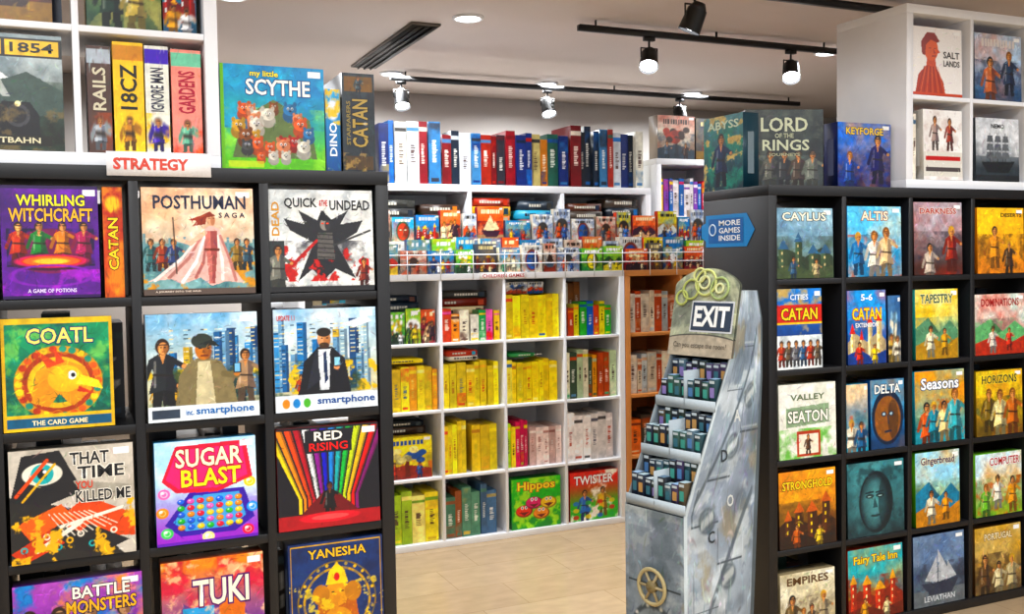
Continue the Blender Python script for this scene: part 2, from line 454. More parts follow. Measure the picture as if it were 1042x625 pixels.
A = Art(.235, .298, '#4b2375', R).gr('#5a2a86', '#3a1a5e').nz('#6f3aa0', 5, 3, .52, .2)
A.rc(.05, .28, .95, .62, '#1c0c38').nz('#5a2a90', 8, 5, .55, .1, .8, y0=.3, y1=.62).el(.5, .42, .42, .2, '#7a1a48', a=.8)
for x, c in ((.17, '#c43a2a'), (.38, '#2f7a3a'), (.62, '#d87a2a'), (.84, '#a82f55')): A.fig(x, .3, .37, c)
A.el(.5, .32, .42, .075, '#3a1230').el(.5, .33, .38, .06, '#c8355a').el(.5, .33, .3, .045, '#f06a3a').el(.5, .33, .18, .025, '#ffd070')
A.el(.5, .2, .44, .1, '#7c2ea8', hole=.85).nz('#b050c8', 9, 2, .6, .08, .8, y1=.25).detail(1, 260, .04).mott(.15)
A.rc(0, 0, 1, .03, '#2a1248').rc(0, .97, 1, 1, '#2a1248').tag()
game_box(A, .235, .298, .07, [('WHIRLING', .16, .82, .86, .92, '#e8e060', '#2a1048'), ('WITCHCRAFT', .08, .68, .94, .80, '#e8b048', '#2a1048'), ('A GAME OF POTIONS', .25, .05, .75, .085, '#e8d8f8')], '#3c1c60', (-.052, LY+.005, z0), lean=2)
A = Art(.05, .3, '#c8321c', R).gr('#d8561c', '#a81f14').el(.5, .85, .4, .07, '#f0c040').nz('#e8902a', 8, 5, .55, .1, .8).detail(2, 60, .1)
game_box(A, .05, .3, .2, [('CATAN', .25, .25, .75, .72, '#f7d030', '#5a1008', 90)], '#a82818', (.102, LY+.02, z0))

A = Art(.3, .298, '#d9c3ad', R).gr('#4a8a90', '#f0c4a0', .2, .7).nz('#f8e4d0', 4, 11, .5, .2, .8, y0=.5).nz('#d09a7a', 6, 12, .58, .1, .5, y0=.5)
A.pg([(0, .2), (0, .5), (.15, .42), (.3, .55), (.45, .45), (.7, .5), (1, .42), (1, .0), (0, 0)], '#7aa0a0').nz('#3f6a70', 9, 4, .52, .1, .8, y1=.48).nz('#d8903c', 10, 14, .58, .05, .9, y1=.42)
rng = random.Random(3)
for i in range(14):
    x = rng.random(); A.rc(x-.012, .38, x+.012, rng.uniform(.45, .6), '#6a8a90')
for x, c in ((.07, '#2f5a5a'), (.17, '#9a4030'), (.27, '#34406a'), (.93, '#2f4a5a'), (.84, '#8a6a30')): A.fig(x, .22, .3, c)
A.pg([(.04, .13), (.2, .2), (.36, .34), (.46, .48), (.52, .6), (.6, .65), (.68, .62), (.72, .5), (.76, .3), (.9, .1), (.74, .12), (.6, .08), (.5, .16), (.34, .1), (.24, .15)], '#e2b8ae')
for p, q, c in (((.54, .6), (.1, .14), '#f6e4dc'), ((.54, .58), (.22, .16), '#b47c74'), ((.55, .55), (.34, .12), '#f8ece8'), ((.56, .5), (.46, .16), '#a86a64'), ((.66, .55), (.7, .14), '#f6e4dc'), ((.69, .55), (.82, .13), '#b47c74')):
    A.ln(*p, (p[0]+q[0])/2+.02, (p[1]+q[1])/2-.03, .012, c).ln((p[0]+q[0])/2+.02, (p[1]+q[1])/2-.03, *q, .015, c)
A.pg([(.55, .6), (.66, .6), (.66, .42), (.63, .1), (.58, .1), (.56, .4)], '#c47a72').pg([(.6, .6), (.66, .6), (.66, .42), (.63, .1), (.61, .1)], '#7a3c3c', .6).ln(.55, .42, .67, .42, .012, '#5a2a20')
A.ln(.55, .58, .42, .48, .022, '#e8b8a0').ln(.42, .48, .3, .52, .018, '#e8b8a0').el(.28, .53, .022, .018, '#f0c8a8').ln(.29, .2, .27, .72, .006, '#3a2a20')
A.el(.61, .7, .04, .055, '#dca888').el(.625, .69, .02, .045, '#9a5a40', a=.5).pg([(.65, .74), (.6, .78), (.52, .74), (.4, .7), (.48, .69), (.44, .64), (.56, .66), (.57, .72)], '#8a3a2c').rc(.585, .71, .605, .72, '#301010').rc(.625, .71, .645, .72, '#301010')
A.detail(3, 300, .03).mott(.14, 14).rc(0, 0, 1, .06, '#53463f').tag()
game_box(A, .3, .298, .07, [('POSTHUMAN', .1, .80, .93, .93, '#1c2238'), ('S A G A', .68, .72, .92, .77, '#1c2238'), ('A JOURNEY INTO THE WILD', .1, .02, .5, .04, '#e8d8c8')], '#8a7a70', (.325, LY+.0, z0), lean=2)

A = Art(.31, .298, '#d4d4ce', R).nz('#ecece8', 4, 21, .48, .2).nz('#a8aeb0', 6, 22, .58, .12, .7).nz('#3a3a3e', 5, 23, .6, .08, .9, y1=.5, y0=.05)
A.pg([(.26, .1), (.42, .48), (.2, .6), (.14, .72), (.34, .66), (.28, .8), (.46, .7), (.52, .8), (.58, .7), (.76, .8), (.68, .66), (.9, .7), (.84, .58), (.64, .46), (.82, .12), (.62, .22), (.5, .1), (.4, .22)], '#1c1c20').el(.53, .66, .045, .06, '#8a827a').el(.555, .65, .025, .05, '#2c2a2c').pg([(.46, .7), (.5, .8), (.62, .69)], '#0c0c10')
A.nz('#c01c18', 8, 24, .57, .03, 1, x0=.1, x1=.95, y0=.1, y1=.45).rc(.5, .665, .52, .675, '#f04020').rc(.545, .665, .565, .675, '#f04020').ln(.15, .2, .45, .5, .014, '#b01818').ln(.6, .45, .97, .6, .01, '#303030').pg([(.46, .58), (.6, .58), (.62, .32), (.45, .32)], '#54504c')
for i in range(6): A.ln(.46, .34+.045*i, .61, .33+.045*i, .005, '#1a1818')
A.rc(.0, .0, .14, .5, '#2a3030').fig(.08, .0, .45, '#6a6a60').fig(.9, .02, .3, '#7a2a20').detail(4, 300, .03).mott(.14, 16).rc(0, 0, 1, .05, '#202022').tag()
game_box(A, .31, .298, .07, [('QUICK', .15, .81, .46, .92, '#18181a'), ('&THE', .48, .84, .56, .9, '#c01818'), ('UNDEAD', .58, .8, .97, .9, '#18181a'), ('DEAD', .03, .55, .1, .88, '#c88a20', None, 90)], '#4a4a48', (.672, LY+.002, z0), lean=2)

A = Art(.27, .298, '#1e6a58', R).gr('#124a42', '#2f8a5c').rays(.5, .44, 12, '#3f9f6c', .4).nz('#8ac86a', 7, 31, .6, .08, .7).nz('#0e3a3a', 5, 35, .58, .1, .7)
for k, (rr, c) in enumerate(((.40, '#d89020'), (.33, '#a83a1c'), (.28, '#e8b83a'))): A.el(.5, .42, rr, rr*.82, c, hole=.8)
rng = random.Random(2)
for i in range(26):
    t = i*.2417; A.el(.5+.36*math.cos(t), .42+.3*math.sin(t), .035, .03, rng.choice(['#e85a28', '#f2c83a', '#2a8a78', '#f6dc6a', '#b8301c']), a=.9)
A.pg([(.25, .25), (.3, .52), (.5, .64), (.74, .55), (.8, .34), (.62, .2), (.5, .32), (.4, .2)], '#e8901c').el(.56, .45, .16, .12, '#f2b83c').el(.62, .48, .04, .04, '#ffffff').el(.63, .48, .02, .02, '#101010').pg([(.66, .4), (.9, .34), (.86, .42), (.7, .48)], '#f7dc6a').pg([(.68, .38), (.84, .3), (.66, .33)], '#c8341c').pg([(.4, .55), (.3, .72), (.48, .6), (.46, .74), (.56, .6)], '#d8441c')
A.detail(5, 300, .04).rc(0, 0, 1, .14, '#e0b840').rc(.03, .03, .97, .11, '#2a5a78').rc(0, .95, 1, 1, '#e0b840').rc(0, 0, .03, 1, '#d9ac34').rc(.97, 0, 1, 1, '#d9ac34').mott(.14)
game_box(A, .27, .298, .07, [('COATL', .22, .77, .82, .91, '#f7e08a', '#1a3a6a'), ('THE CARD GAME', .25, .045, .75, .09, '#f7e8c0')], '#2a5a48', (-.045, LY+.004, z1), lean=2)
def smart(seed):
    A = Art(.3, .298, '#9fc3dc', R).gr('#c8c4a4', '#7ab0d8', .3, 1).nz('#e8eef0', 4, seed, .52, .2, .8, y0=.5)
    rng = random.Random(seed)
    for i in range(17):
        x = rng.random(); hgt = rng.uniform(.5, .9); c = rng.choice(['#4a7fb6', '#5a94c8', '#98b4c0', '#346294', '#c8a850', '#78a0c0', '#264a78']); ww = rng.uniform(.025, .05)
        A.rc(x-ww, .2, x+ww, hgt, c); A.rc(x+ww*.3, .2, x+ww, hgt, '#0a1428', .35)
        for k in range(16):
            if rng.random() < .8: A.rc(x-ww*.8, .24+k*.04, x+ww*.2, .25+k*.04, rng.choice(['#e6ecd8', '#f0d080', '#182c40']), .75)
    A.nz('#e8b820', 9, seed+1, .58, .05, 1, y0=.17, y1=.48).nz('#1c3428', 7, seed+3, .56, .1, .85, y0=.15, y1=.5)
    for i in range(7): A.fig(rng.random(), .14, rng.uniform(.14, .24), rng.choice(['#a83a28', '#3a4a68', '#c8b890', '#2a2a2a', '#d8a030']))
    return A
A = smart(41)
A.fig(.14, .1, .66, '#1c2024').fig(.88, .14, .5, '#a8886a')
A.pg([(.24, .14), (.28, .42), (.38, .56), (.52, .6), (.66, .54), (.76, .36), (.8, .14)], '#7d7050').pg([(.42, .14), (.45, .55), (.56, .55), (.6, .14)], '#c8bc98').ln(.68, .42, .8, .4, .03, '#6a5e40').el(.8, .42, .03, .03, '#c88658').rc(.77, .42, .84, .52, '#0c1014').rc(.78, .435, .83, .51, '#8ac0e0')
A.el(.5, .66, .075, .1, '#c07c50').el(.54, .65, .04, .09, '#7a4424', a=.5).el(.49, .74, .095, .07, '#2a3028').pg([(.46, .71), (.66, .68), (.58, .75)], '#141a16').rc(.46, .665, .49, .675, '#140c08').rc(.53, .665, .56, .675, '#140c08').pg([(.5, .66), (.49, .63), (.525, .63)], '#7a4424').ln(.48, .6, .54, .6, .006, '#5a1c14')
A.detail(6, 340, .028).rc(0, 0, 1, .14, '#e0e8ec').rc(.03, .03, .28, .11, '#303a48').mott(.12).tag()
game_box(A, .3, .298, .07, [('smartphone', .42, .03, .95, .12, '#2a6ab0'), ('inc.', .33, .05, .4, .1, '#2a6ab0')], '#c0c8cc', (.325, LY-.012, z1), lean=1.5)
A = smart(43).pg([(.22, .14), (.28, .48), (.42, .62), (.56, .62), (.68, .5), (.74, .14)], '#101118').pg([(.43, .2), (.42, .6), (.54, .6), (.52, .2)], '#d8dce0').pg([(.475, .25), (.47, .56), (.5, .58), (.51, .3)], '#1c2a4a').pg([(.3, .2), (.4, .6), (.44, .3)], '#22242e').el(.48, .7, .065, .09, '#d09a74').el(.51, .69, .035, .08, '#8a5434', a=.45).el(.48, .765, .07, .045, '#201812').el(.48, .635, .05, .03, '#3a261a').rc(.45, .7, .47, .71, '#100a08').rc(.5, .7, .525, .71, '#100a08').ln(.66, .3, .6, .4, .035, '#101118').el(.6, .42, .03, .03, '#c08a68').rc(.57, .42, .64, .52, '#0a0c10').rc(.58, .435, .63, .51, '#9ad0e8')
A.pg([(.66, .84), (.9, .92), (.96, .86), (.78, .8)], '#dfe6ea').detail(7, 340, .028).rc(0, 0, 1, .16, '#dce4ea').el(.1, .08, .035, .045, '#e88a20').el(.2, .08, .035, .045, '#3a80c0').el(.3, .08, .035, .045, '#58a048').mott(.12).tag()
game_box(A, .305, .3, .07, [('smartphone', .4, .04, .97, .13, '#1c4a90'), ('UPDATE 1.1', .03, .89, .2, .94, '#c83020')], '#b8c0c6', (.675, LY-.004, z1), lean=1.5)

A = Art(.305, .3, '#c8c0b2', R).nz('#a89f90', 5, 3, .55, .1, .6).pg([(0, 0), (0, .6), (.5, .45), (.9, 0)], '#22201e').pg([(0, .55), (.1, .95), (.4, .98), (.58, .6), (.3, .5)], '#1b1a1c').pg([(.35, .35), (.6, .55), (1, .35), (1, .15), (.6, .2)], '#dc4a24').pg([(.05, .35), (.4, .5), (.5, .38), (.15, .2)], '#ec6434').pg([(.4, .1), (.62, .3), (.95, .12), (.7, .02)], '#1b1a1c').pg([(0, .1), (.3, .28), (.42, .15), (.1, .0)], '#c83a20')
A.el(.26, .78, .16, .1, '#e8e2d0').el(.26, .78, .09, .09, '#3aa8a8').el(.26, .78, .04, .045, '#101010').el(.28, .8, .015, .015, '#ffffff').ln(.05, .6, .3, .9, .015, '#e8502c').ln(.1, .55, .36, .86, .01, '#e8b040').pg([(.5, .7), (.62, .5), (.95, .5), (.98, .62)], '#a09a8c').ln(.4, .3, .9, .42, .015, '#f0e8d8').ln(.2, .1, .55, .32, .02, '#efe6d4')
for i in range(9): A.ln(.45+.05*i, .2+.01*i, .3+.04*i, .42, .005, '#efe6d4').el(.1+i*.09, .12+.05*(i % 3), .03, .03, ['#3aa8a8', '#e8b040', '#efe6d4'][i % 3], hole=.5)
A.nz('#e8b040', 8, 52, .66, .03, 1, y1=.5).detail(8, 120, .04).mott(.08).tag()
game_box(A, .305, .3, .07, [('THAT', .48, .84, .8, .95, '#18181a', '#efe8da'), ('TIME', .54, .71, .92, .82, '#18181a', '#efe8da'), ('YOU', .52, .62, .66, .69, '#d8402a'), ('KILLED ME', .52, .5, .97, .6, '#18181a', '#efe8da')], '#6a6458', (-.02, LY-.01, z2), lean=2)

A = Art(.275, .29, '#9fd4ee', R).gr('#a058c8', '#b8e0f4', .1, .6).nz('#e8f8ff', 5, 61, .55, .1, .7, y0=.4)
A.pg([(.08, .2), (.33, .5), (.87, .5), (.97, .2), (.77, .08), (.23, .08)], '#4a3aa0').pg([(.16, .22), (.37, .46), (.82, .46), (.88, .22), (.7, .13), (.28, .13)], '#6aa8e0')
rng = random.Random(5)
for i in range(7):
    for j in range(5):
        x = .24+i*.095; yy = .16+j*.062; c = rng.choice(['#f03a4a', '#ffd030', '#40b848', '#f07ac0', '#f88a20', '#4a70e0']); A.el(x, yy, .036, .026, H(c)*.6).el(x, yy+.006, .034, .022, c).el(x-.01, yy+.012, .01, .006, '#ffffff', a=.8)
for x, y, c in ((.08, .5, '#ff8ac0'), (.93, .55, '#ffd84a'), (.1, .12, '#60d070'), (.9, .08, '#ff5060'), (.5, .05, '#fff0a0'), (.06, .32, '#f88a20'), (.95, .3, '#58a0f0')): A.el(x, y, .06, .05, c).el(x-.015, y+.015, .02, .015, '#ffffff', a=.8).el(x, y, .035, .03, '#ffffff', hole=.7, a=.6)
A.pg([(.06, .62), (.2, .95), (.9, .97), (.96, .6), (.6, .48), (.2, .5)], '#d8203a').pg([(.1, .64), (.22, .91), (.86, .93), (.91, .62), (.6, .52), (.22, .54)], '#f0688a').rc(0, 0, 1, .03, '#6a3ab0').detail(9, 100, .03, amp=.2).mott(.06).tag()
game_box(A, .275, .29, .07, [('SUGAR', .2, .74, .86, .92, '#fff4d0', '#c01838'), ('BLAST', .25, .55, .84, .72, '#ffe84a', '#c01838')], '#4898c8', (.325, LY-.006, z2), lean=2)

A = Art(.305, .3, '#12121a', R)
cols_ = ['#f0d020', '#f08a20', '#e04820', '#b81828', '#e0e0e0', '#8a2c8a', '#3838b8', '#2880d8', '#1ca0a0', '#40b050', '#c0d038', '#e8b020', '#d83c3c', '#7a2a64']
for i in range(14):
    xt = -.1+i*1.2/14; xb = .2+i*.6/14
    A.pg([(xb, .3), (xb+.028, .3), (xt+.065, .98), (xt, .98)], cols_[i]).pg([(xb, .3), (xb+.028, .3), (xb+.03, .15), (xb, .15)], cols_[i]).pg([(xb+.018, .3), (xb+.028, .3), (xt+.065, .98), (xt+.045, .98)], '#000000', .3)
A.rc(.0, .0, 1, .14, '#a81820').pg([(.22, .14), (.42, .34), (.58, .34), (.78, .14)], '#6a0c14').fig(.5, .1, .34, '#0e0e12', '#6a4030', '#0e0e12').el(.5, .1, .3, .05, '#d82430').el(.5, .1, .2, .03, '#f0e0d0', a=.4).detail(10, 120, .03).mott(.1).rc(.27, .74, .73, .97, '#15151c').tag()
game_box(A, .305, .3, .07, [('RED', .36, .86, .64, .95, '#f2ece0'), ('RISING', .31, .76, .69, .84, '#e83030')], '#801a1e', (.675, LY-.004, z2), lean=1.5)

A = Art(.32, .29, '#5a3480', R).gr('#3a2070', '#b060b8').nz('#f0a060', 5, 71, .57, .1, .9).nz('#3a88c8', 6, 74, .57, .1, .9)
for x, c in ((.12, '#d84a3a'), (.34, '#3a9a70'), (.58, '#e0b040'), (.85, '#6a4ac0')): A.fig(x, .05, .7, c, '#b89070')
A.detail(11, 300, .035).mott(.12).tag()
game_box(A, .32, .29, .07, [('BATTLE', .45, .82, .9, .93, '#f8f0e0', '#2a1040'), ('MONSTERS', .4, .68, .95, .8, '#f0b030', '#2a1040')], '#4a2a68', (-.015, LY-.01, z3), lean=2)
A = Art(.28, .3, '#e08a60', R).gr('#6a3a90', '#f09860', .3, .95).nz('#d05060', 5, 81, .56, .1, .8).pg([(.05, .0), (.2, .6), (.42, .45), (.7, .75), (1, 0)], '#684078').rc(.3, .2, .7, .4, '#b0c0d8').rc(.2, .35, .5, .55, '#5aa0d0').rc(.55, .3, .8, .6, '#d87a50').nz('#f8d0a0', 8, 84, .62, .06, .8).detail(12, 240, .04).mott(.12).tag()
game_box(A, .28, .3, .07, [('TUKI', .3, .55, .85, .8, '#f8f0d8', '#5a2060')], '#a85a48', (.335, LY-.006, z3), lean=2)
A = Art(.285, .305, '#10224e', R).nz('#1c3468', 6, 91, .5, .1)
A.el(.5, .4, .42, .4, '#8a6a2a', hole=.96).el(.5, .4, .36, .34, '#c8983e', hole=.93)
for i in range(24): t = i*.2618; A.el(.5+.39*math.cos(t), .4+.37*math.sin(t), .018, .016, '#e8b848')
A.rays(.5, .4, 16, '#22386a', .35).pg([(.25, .05), (.3, .4), (.7, .4), (.75, .05)], '#b8602c').el(.5, .2, .16, .14, '#d8944a').el(.5, .48, .13, .13, '#d89850').el(.33, .48, .09, .1, '#b87838').el(.67, .48, .09, .1, '#b87838').ln(.5, .46, .47, .32, .035, '#d08a44').ln(.47, .32, .54, .22, .025, '#d08a44').pg([(.38, .57), (.42, .7), (.5, .78), (.58, .7), (.62, .57)], '#f0cc50').el(.5, .64, .03, .04, '#c82a2a').rc(.44, .49, .47, .5, '#101010').rc(.54, .49, .57, .5, '#101010')
A.nz('#f0d060', 14, 93, .62, .03, .8, y1=.6).detail(13, 200, .03)
for k in range(2):
    A.rc(.02, .02+k*.95, .98, .03+k*.95, '#d0a040').rc(.02+k*.95, .02, .03+k*.95, .98, '#d0a040')
A.mott(.1)
game_box(A, .285, .305, .07, [('YANESHA', .2, .84, .82, .93, '#e8b848', '#0e1838')], '#1a2a50', (.69, LY-.006, z3), lean=1.5)
pals = [['#8ab0c8', '#304a60', '#c89050', '#203028', '#f0e8d0'], ['#c85a30', '#5a2818', '#e8b060', '#301810', '#f8e8b0'], ['#6a9a58', '#2a4a38', '#d8c070', '#183028', '#ffffff'], ['#404a6a', '#181c30', '#8a70a8', '#c04030', '#f0d860'], ['#d8c8a0', '#8a7050', '#b04830', '#3a4a58', '#702010'], ['#58b8d0', '#1c5a80', '#f0a840', '#a83030', '#ffffff']]
for i, (c, r) in enumerate([(0, 0), (0, 1), (0, 2), (0, 3), (0, 4), (1, 4), (2, 4), (3, 4), (4, 4), (1, 0), (1, 1), (1, 2), (1, 3)]):
    A = cover(.29, .295, 160, pals[i % 6], 300+i)
    game_box(A, .285, .295, .07, [], pals[i % 6][1], (LX+.35*c+.175, LY+.004, rz(r, .026)), lean=1.5)

# ------------------------------------------------------------------ on top of left shelf
A = Art(.3, .305, '#3f9a78', R).gr('#6ab848', '#2f8fc0', .1, .8).nz('#9ad860', 5, 101, .55, .1, .8, y1=.6).nz('#2a7ab8', 4, 102, .55, .2, .8, y0=.4).nz('#5ab0d0', 7, 103, .6, .08, .7, y0=.4)
A.pg([(.1, .12), (.2, .5), (.5, .68), (.85, .5), (.92, .12)], '#5a6a40')
rng = random.Random(9)
for i in range(26):
    x = rng.uniform(.16, .9); y = .62-.5*i/26+rng.uniform(-.03, .03); c = H(rng.choice(['#e85a20', '#e0d8c8', '#8a4a20', '#d8a030', '#b82820', '#444444', '#e89878', '#4a7aa8'])); e = rng.uniform(.04, .07)
    A.el(x, y-e*.9, e*1.1, e*1.0, c*.7).el(x, y, e, e*.85, c).el(x+e*.35, y, e*.6, e*.75, c*.6, a=.5).el(x-e*.7, y+e*.8, e*.28, e*.35, c*.8).el(x+e*.7, y+e*.8, e*.28, e*.35, c*.8).el(x-.3*e, y+.15*e, .17*e, .2*e, '#ffffff').el(x+.3*e, y+.15*e, .17*e, .2*e, '#ffffff').el(x-.3*e, y+.12*e, .09*e, .12*e, '#000000').el(x+.3*e, y+.12*e, .09*e, .12*e, '#000000').el(x, y-.2*e, .15*e, .1*e, '#201010')
A.detail(14, 240, .03).mott(.1).rc(0, 0, .03, 1, '#7ac04a').rc(.06, .03, .4, .09, '#d8e048', .7).tag()
game_box(A, .3, .305, .09, [('my little', .28, .88, .55, .95, '#f8e860', '#284a6a'), ('SCYTHE', .24, .72, .86, .87, '#f4f6ea', '#3a5a8a')], '#3a88b0', (.55, 2.93, TOPZ))
A = Art(.045, .25, '#2a6aa8', R).gr('#1a4a88', '#58a8d8').el(.5, .75, .4, .12, '#e8e8f0').nz('#e0c060', 8, 3, .6, .05).detail(15, 60, .1)
game_box(A, .045, .25, .22, [('DINO', .25, .2, .75, .6, '#ffffff', None, 90)], '#2a5a98', (.728, 2.94, TOPZ))
A = Art(.1, .3, '#1c2126', R).nz('#2a3238', 6, 111, .5, .1).rc(.06, .82, .94, .97, '#6a4c28').fig(.5, .8, .17, '#3a4a50').rc(.06, .03, .94, .17, '#4a3826').nz('#a88a58', 12, 7, .6, .04, .8, y1=.2).detail(16, 80, .06).mott(.15)
game_box(A, .1, .3, .26, [('CATAN', .3, .26, .78, .74, '#a89058', '#14181c', 90), ('STARFARERS', .12, .28, .24, .72, '#887848', None, 90)], '#16191c', (.805, 2.93, TOPZ))

wz = TOPZ+.036; wx = .375-.35*4
A = Art(.29, .305, '#3a4a44', R).gr('#141810', '#7a8a90', .2, .8).nz('#24342a', 5, 121, .5, .1, .9, y1=.6).nz('#d8dcd8', 4, 122, .56, .2, .6, y0=.5).pg([(.0, .5), (.2, .6), (.4, .74), (.55, .62), (.7, .68), (1, .52), (1, .3), (0, .3)], '#3a4a44').pg([(.4, .74), (.46, .6), (.55, .62)], '#dfe2e0').pg([(.25, .05), (.42, .32), (.5, .42), (.72, .42), (.8, .3), (.8, .05)], '#101014').el(.62, .3, .1, .1, '#38383c').el(.62, .3, .07, .07, '#1a1a1e').el(.62, .4, .025, .025, '#f8e8b0').nz('#6a5a3a', 9, 124, .58, .06, .8, y1=.4).pg([(.5, .46), (.3, .66), (.44, .7), (.56, .46)], '#c8c8c4', .7)
A.detail(17, 320, .03).rc(0, .8, 1, .97, '#1c1c18').rc(.04, .82, .5, .95, '#e8b820').rc(.53, .82, .97, .95, '#e8b820').rc(.1, .04, .9, .13, '#1c1a14').mott(.16)
game_box(A, .29, .305, .07, [('1844', .08, .845, .46, .93, '#1a1a16'), ('1854', .57, .845, .93, .93, '#1a1a16'), ('LUFTBAHN', .3, .06, .8, .11, '#d8d0b0')], '#24261e', (wx+.35*2+.5*.35-.005, 2.91, wz), lean=1.5)
def spine_box(x, w, h, col, cols2, txt, tcx, y=2.915, z=wz, d=.28, seed=1):
    A = Art(w, h, col, 400).nz(cols2[0], 6, seed, .57, .1, .9, y1=.38).rc(.0, .84, 1, .97, cols2[1]).fig(.5, .03, .3, cols2[1]).detail(seed, 50, .07, amp=.25).mott(.08)
    game_box(A, w, h, d, [(txt, .22, .4, .78, .8, tcx, None, 90)], col, (x, y, z))
bx = wx+.35*3+.02
spine_box(bx+.035, .06, .29, '#4a3630', ['#8a4a38', '#a8b0b8'], 'RAILS', '#c8c0a8', seed=5)
spine_box(bx+.11, .078, .305, '#f0c038', ['#f8e090', '#c8801c'], '18CZ', '#1a1a16', seed=6)
spine_box(bx+.184, .062, .3, '#e0e0d4', ['#f0c040', '#5a4ab0'], 'IGNORE MAN', '#3a3a4a', seed=7)
spine_box(bx+.262, .08, .295, '#ec9c90', ['#e06858', '#7ac0a0'], 'GARDENS', '#a83848', seed=8)
cl = [lambda mb, i=i: faces(mb, wx+.35*i+.03, wx+.35*i+.32, 2.93, TOPZ+.018+PZ+.009, (.27, .3), (.13, .28), .08, pals, 60+i, res=250) for i in range(4)]
cl += [lambda mb, i=i: faces(mb, wx+.35*i+.03, wx+.35*i+.32, 2.93, wz, (.27, .3), (.13, .28), .08, pals, 70+i) for i in range(2)]
cl += [lambda mb, i=i: spines(mb, wx+.35*i+.03, wx+.35*i+.32, 3.05, TOPZ+.018+PZ+.009, (.26, .31), (.03, .06), .18, MIXED, 80+i) for i in range(4)]
masses('game_box_row', cl)
mb = MB(); mb.box(-.135, .135, 0, .003, 0, .065, '#f4f2f2')
mb.text('STRATEGY', (-.135, 0, 0), (.27, 0, 0), (0, 0, .065), .06, .25, .78, .75, '#c8402e', bold=.04)
mb.build('category_sign', MATTE, (.225, 2.86, TOPZ-.028))

# ------------------------------------------------------------------ right shelf covers
RR = 400
def rput(c, r, A, w, h, side, texts=(), dx=0, yaw=0):
    return game_box(A, w, h, .07, texts, side, (RX+.35*c+.175+dx, RY+.006, rz(r)), yaw, 1.5)
def rb(c, r, w, h, pal, seed, mot, texts, dx=0, yaw=0):
    return rput(c, r, cover(w, h, RR, pal, seed, mot, title=False), w, h, pal[1], texts, dx, yaw)
T = lambda s, c, o=None, y0=.8, y1=.93, x0=.12, x1=.88: (s, x0, y0, x1, y1, c, o)
rb(0, 0, .28, .27, ['#a8c8d4', '#4a5a3a', '#3a5a78', '#3a4a34', '#c8b888'], 401, 'castle', [T('CAYLUS', '#f0ecd8', '#203038', .82, .94)], -.015)
rb(1, 0, .28, .28, ['#7ac8f0', '#2a78b8', '#f0d0a0', '#d05a3a', '#f0e8d8'], 402, 'figs', [T('ALTIS', '#f4ead0', '#8a2a20', x0=.25, x1=.75)], -.01)
rb(2, 0, .27, .3, ['#b8c0cc', '#3a2420', '#9a3a30', '#2a2430', '#c8b8a8'], 403, 'figs', [T('DARKNESS', '#b02c20', '#e8e0d8', .84, .92)], -.015)
rb(3, 0, .28, .28, ['#f8c858', '#d87a20', '#e8943a', '#4a3420', '#f8e0a0'], 404, 'figs', [T('DESERTS', '#3a2410', None, .86, .92, .5, .95)], 0)
A = Art(.22, .31, '#2a58a0', RR).gr('#28488a', '#4a88d8', .45, 1).nz('#d8a850', 6, 3, .6, .1, .8, y0=.42).rc(0, .58, 1, .8, '#c82c24').rc(0, .56, 1, .58, '#e8c040').rc(0, 0, 1, .42, '#e8edec').nz('#b0b8bc', 8, 5, .55, .1, .7, y1=.42)
for i in range(6): A.fig(.1+i*.16, .03, .32, ['#b83a28', '#5a4a38', '#6a6a70', '#3a5a80'][i % 4])
A.detail(21, 130, .035).mott(.1).tag()
rput(0, 1, A, .22, .31, '#26447a', [('CATAN', .1, .61, .9, .76, '#f0d040', '#5a1410'), ('CITIES', .3, .86, .7, .93, '#e8ecf0')], -.04)
rb(1, 1, .2, .295, ['#4aa0e8', '#2a4aa0', '#d83a30', '#e8d0a0', '#f0d048'], 406, 'castle', [T('CATAN', '#f8d838', '#b01c18', .6, .76), T('5-6', '#ffffff', None, .86, .95, .35, .65), ('EXTENSION', .2, .5, .8, .56, '#f0f0f0')], -.05)
rb(1, 1, .065, .27, ['#486a98', '#2a3a58', '#8ab0c8', '#c8a860', '#e8e0c8'], 407, 'tree', [], .095)
rb(2, 1, .24, .29, ['#f0e088', '#4aa8a0', '#d8a030', '#5a8a68', '#f8f0c8'], 408, 'hills', [T('TAPESTRY', '#3a5a48', '#f4e8b0')], -.02)
rb(3, 1, .3, .26, ['#d8e4d8', '#9a8a80', '#d85a50', '#6aa870', '#e8e0d0'], 409, 'hills', [T('DOMINATIONS', '#a03030')], 0)
A = Art(.28, .29, '#eceae0', RR).nz('#d0d4c0', 4, 3, .55, .2).nz('#6ab050', 6, 6, .52, .12, .9, y1=.4).pg([(.12, .42), (.12, .68), (.88, .72), (.88, .46)], '#8aa080').rc(.3, .02, .72, .36, '#b04838').rc(.34, .06, .68, .32, '#f0e4d0').fig(.5, .05, .26, '#5a3a2a').detail(22, 140, .04).mott(.1).tag()
rput(0, 2, A, .28, .29, '#b8bca8', [('SEATON', .15, .48, .85, .64, '#f8f4e8', '#3a4a38'), ('VALLEY', .2, .78, .8, .86, '#5a6a4a')], 0)
rb(1, 2, .11, .27, ['#f0d0a8', '#4aa8c8', '#2a5a88', '#d8583a', '#f0e8d0'], 411, 'figs', [], -.1)
rb(1, 2, .18, .28, ['#48a8e8', '#1c3c68', '#8a5a3a', '#1c3458', '#c0d8e0'], 412, 'face', [T('DELTA', '#f0f0e8', '#1c3050')], .06)
rb(2, 2, .28, .3, ['#f8a040', '#1a90a8', '#58b0b8', '#d85a30', '#f8e0a0'], 413, 'figs', [T('Seasons', '#ffffff', '#284a70', .74, .9)], .0)
rb(3, 2, .28, .28, ['#e8d040', '#7a6028', '#c86a30', '#2a4a38', '#f0e0a0'], 414, 'figs', [T('HORIZONS', '#2a2a20', '#f8e070')], 0)
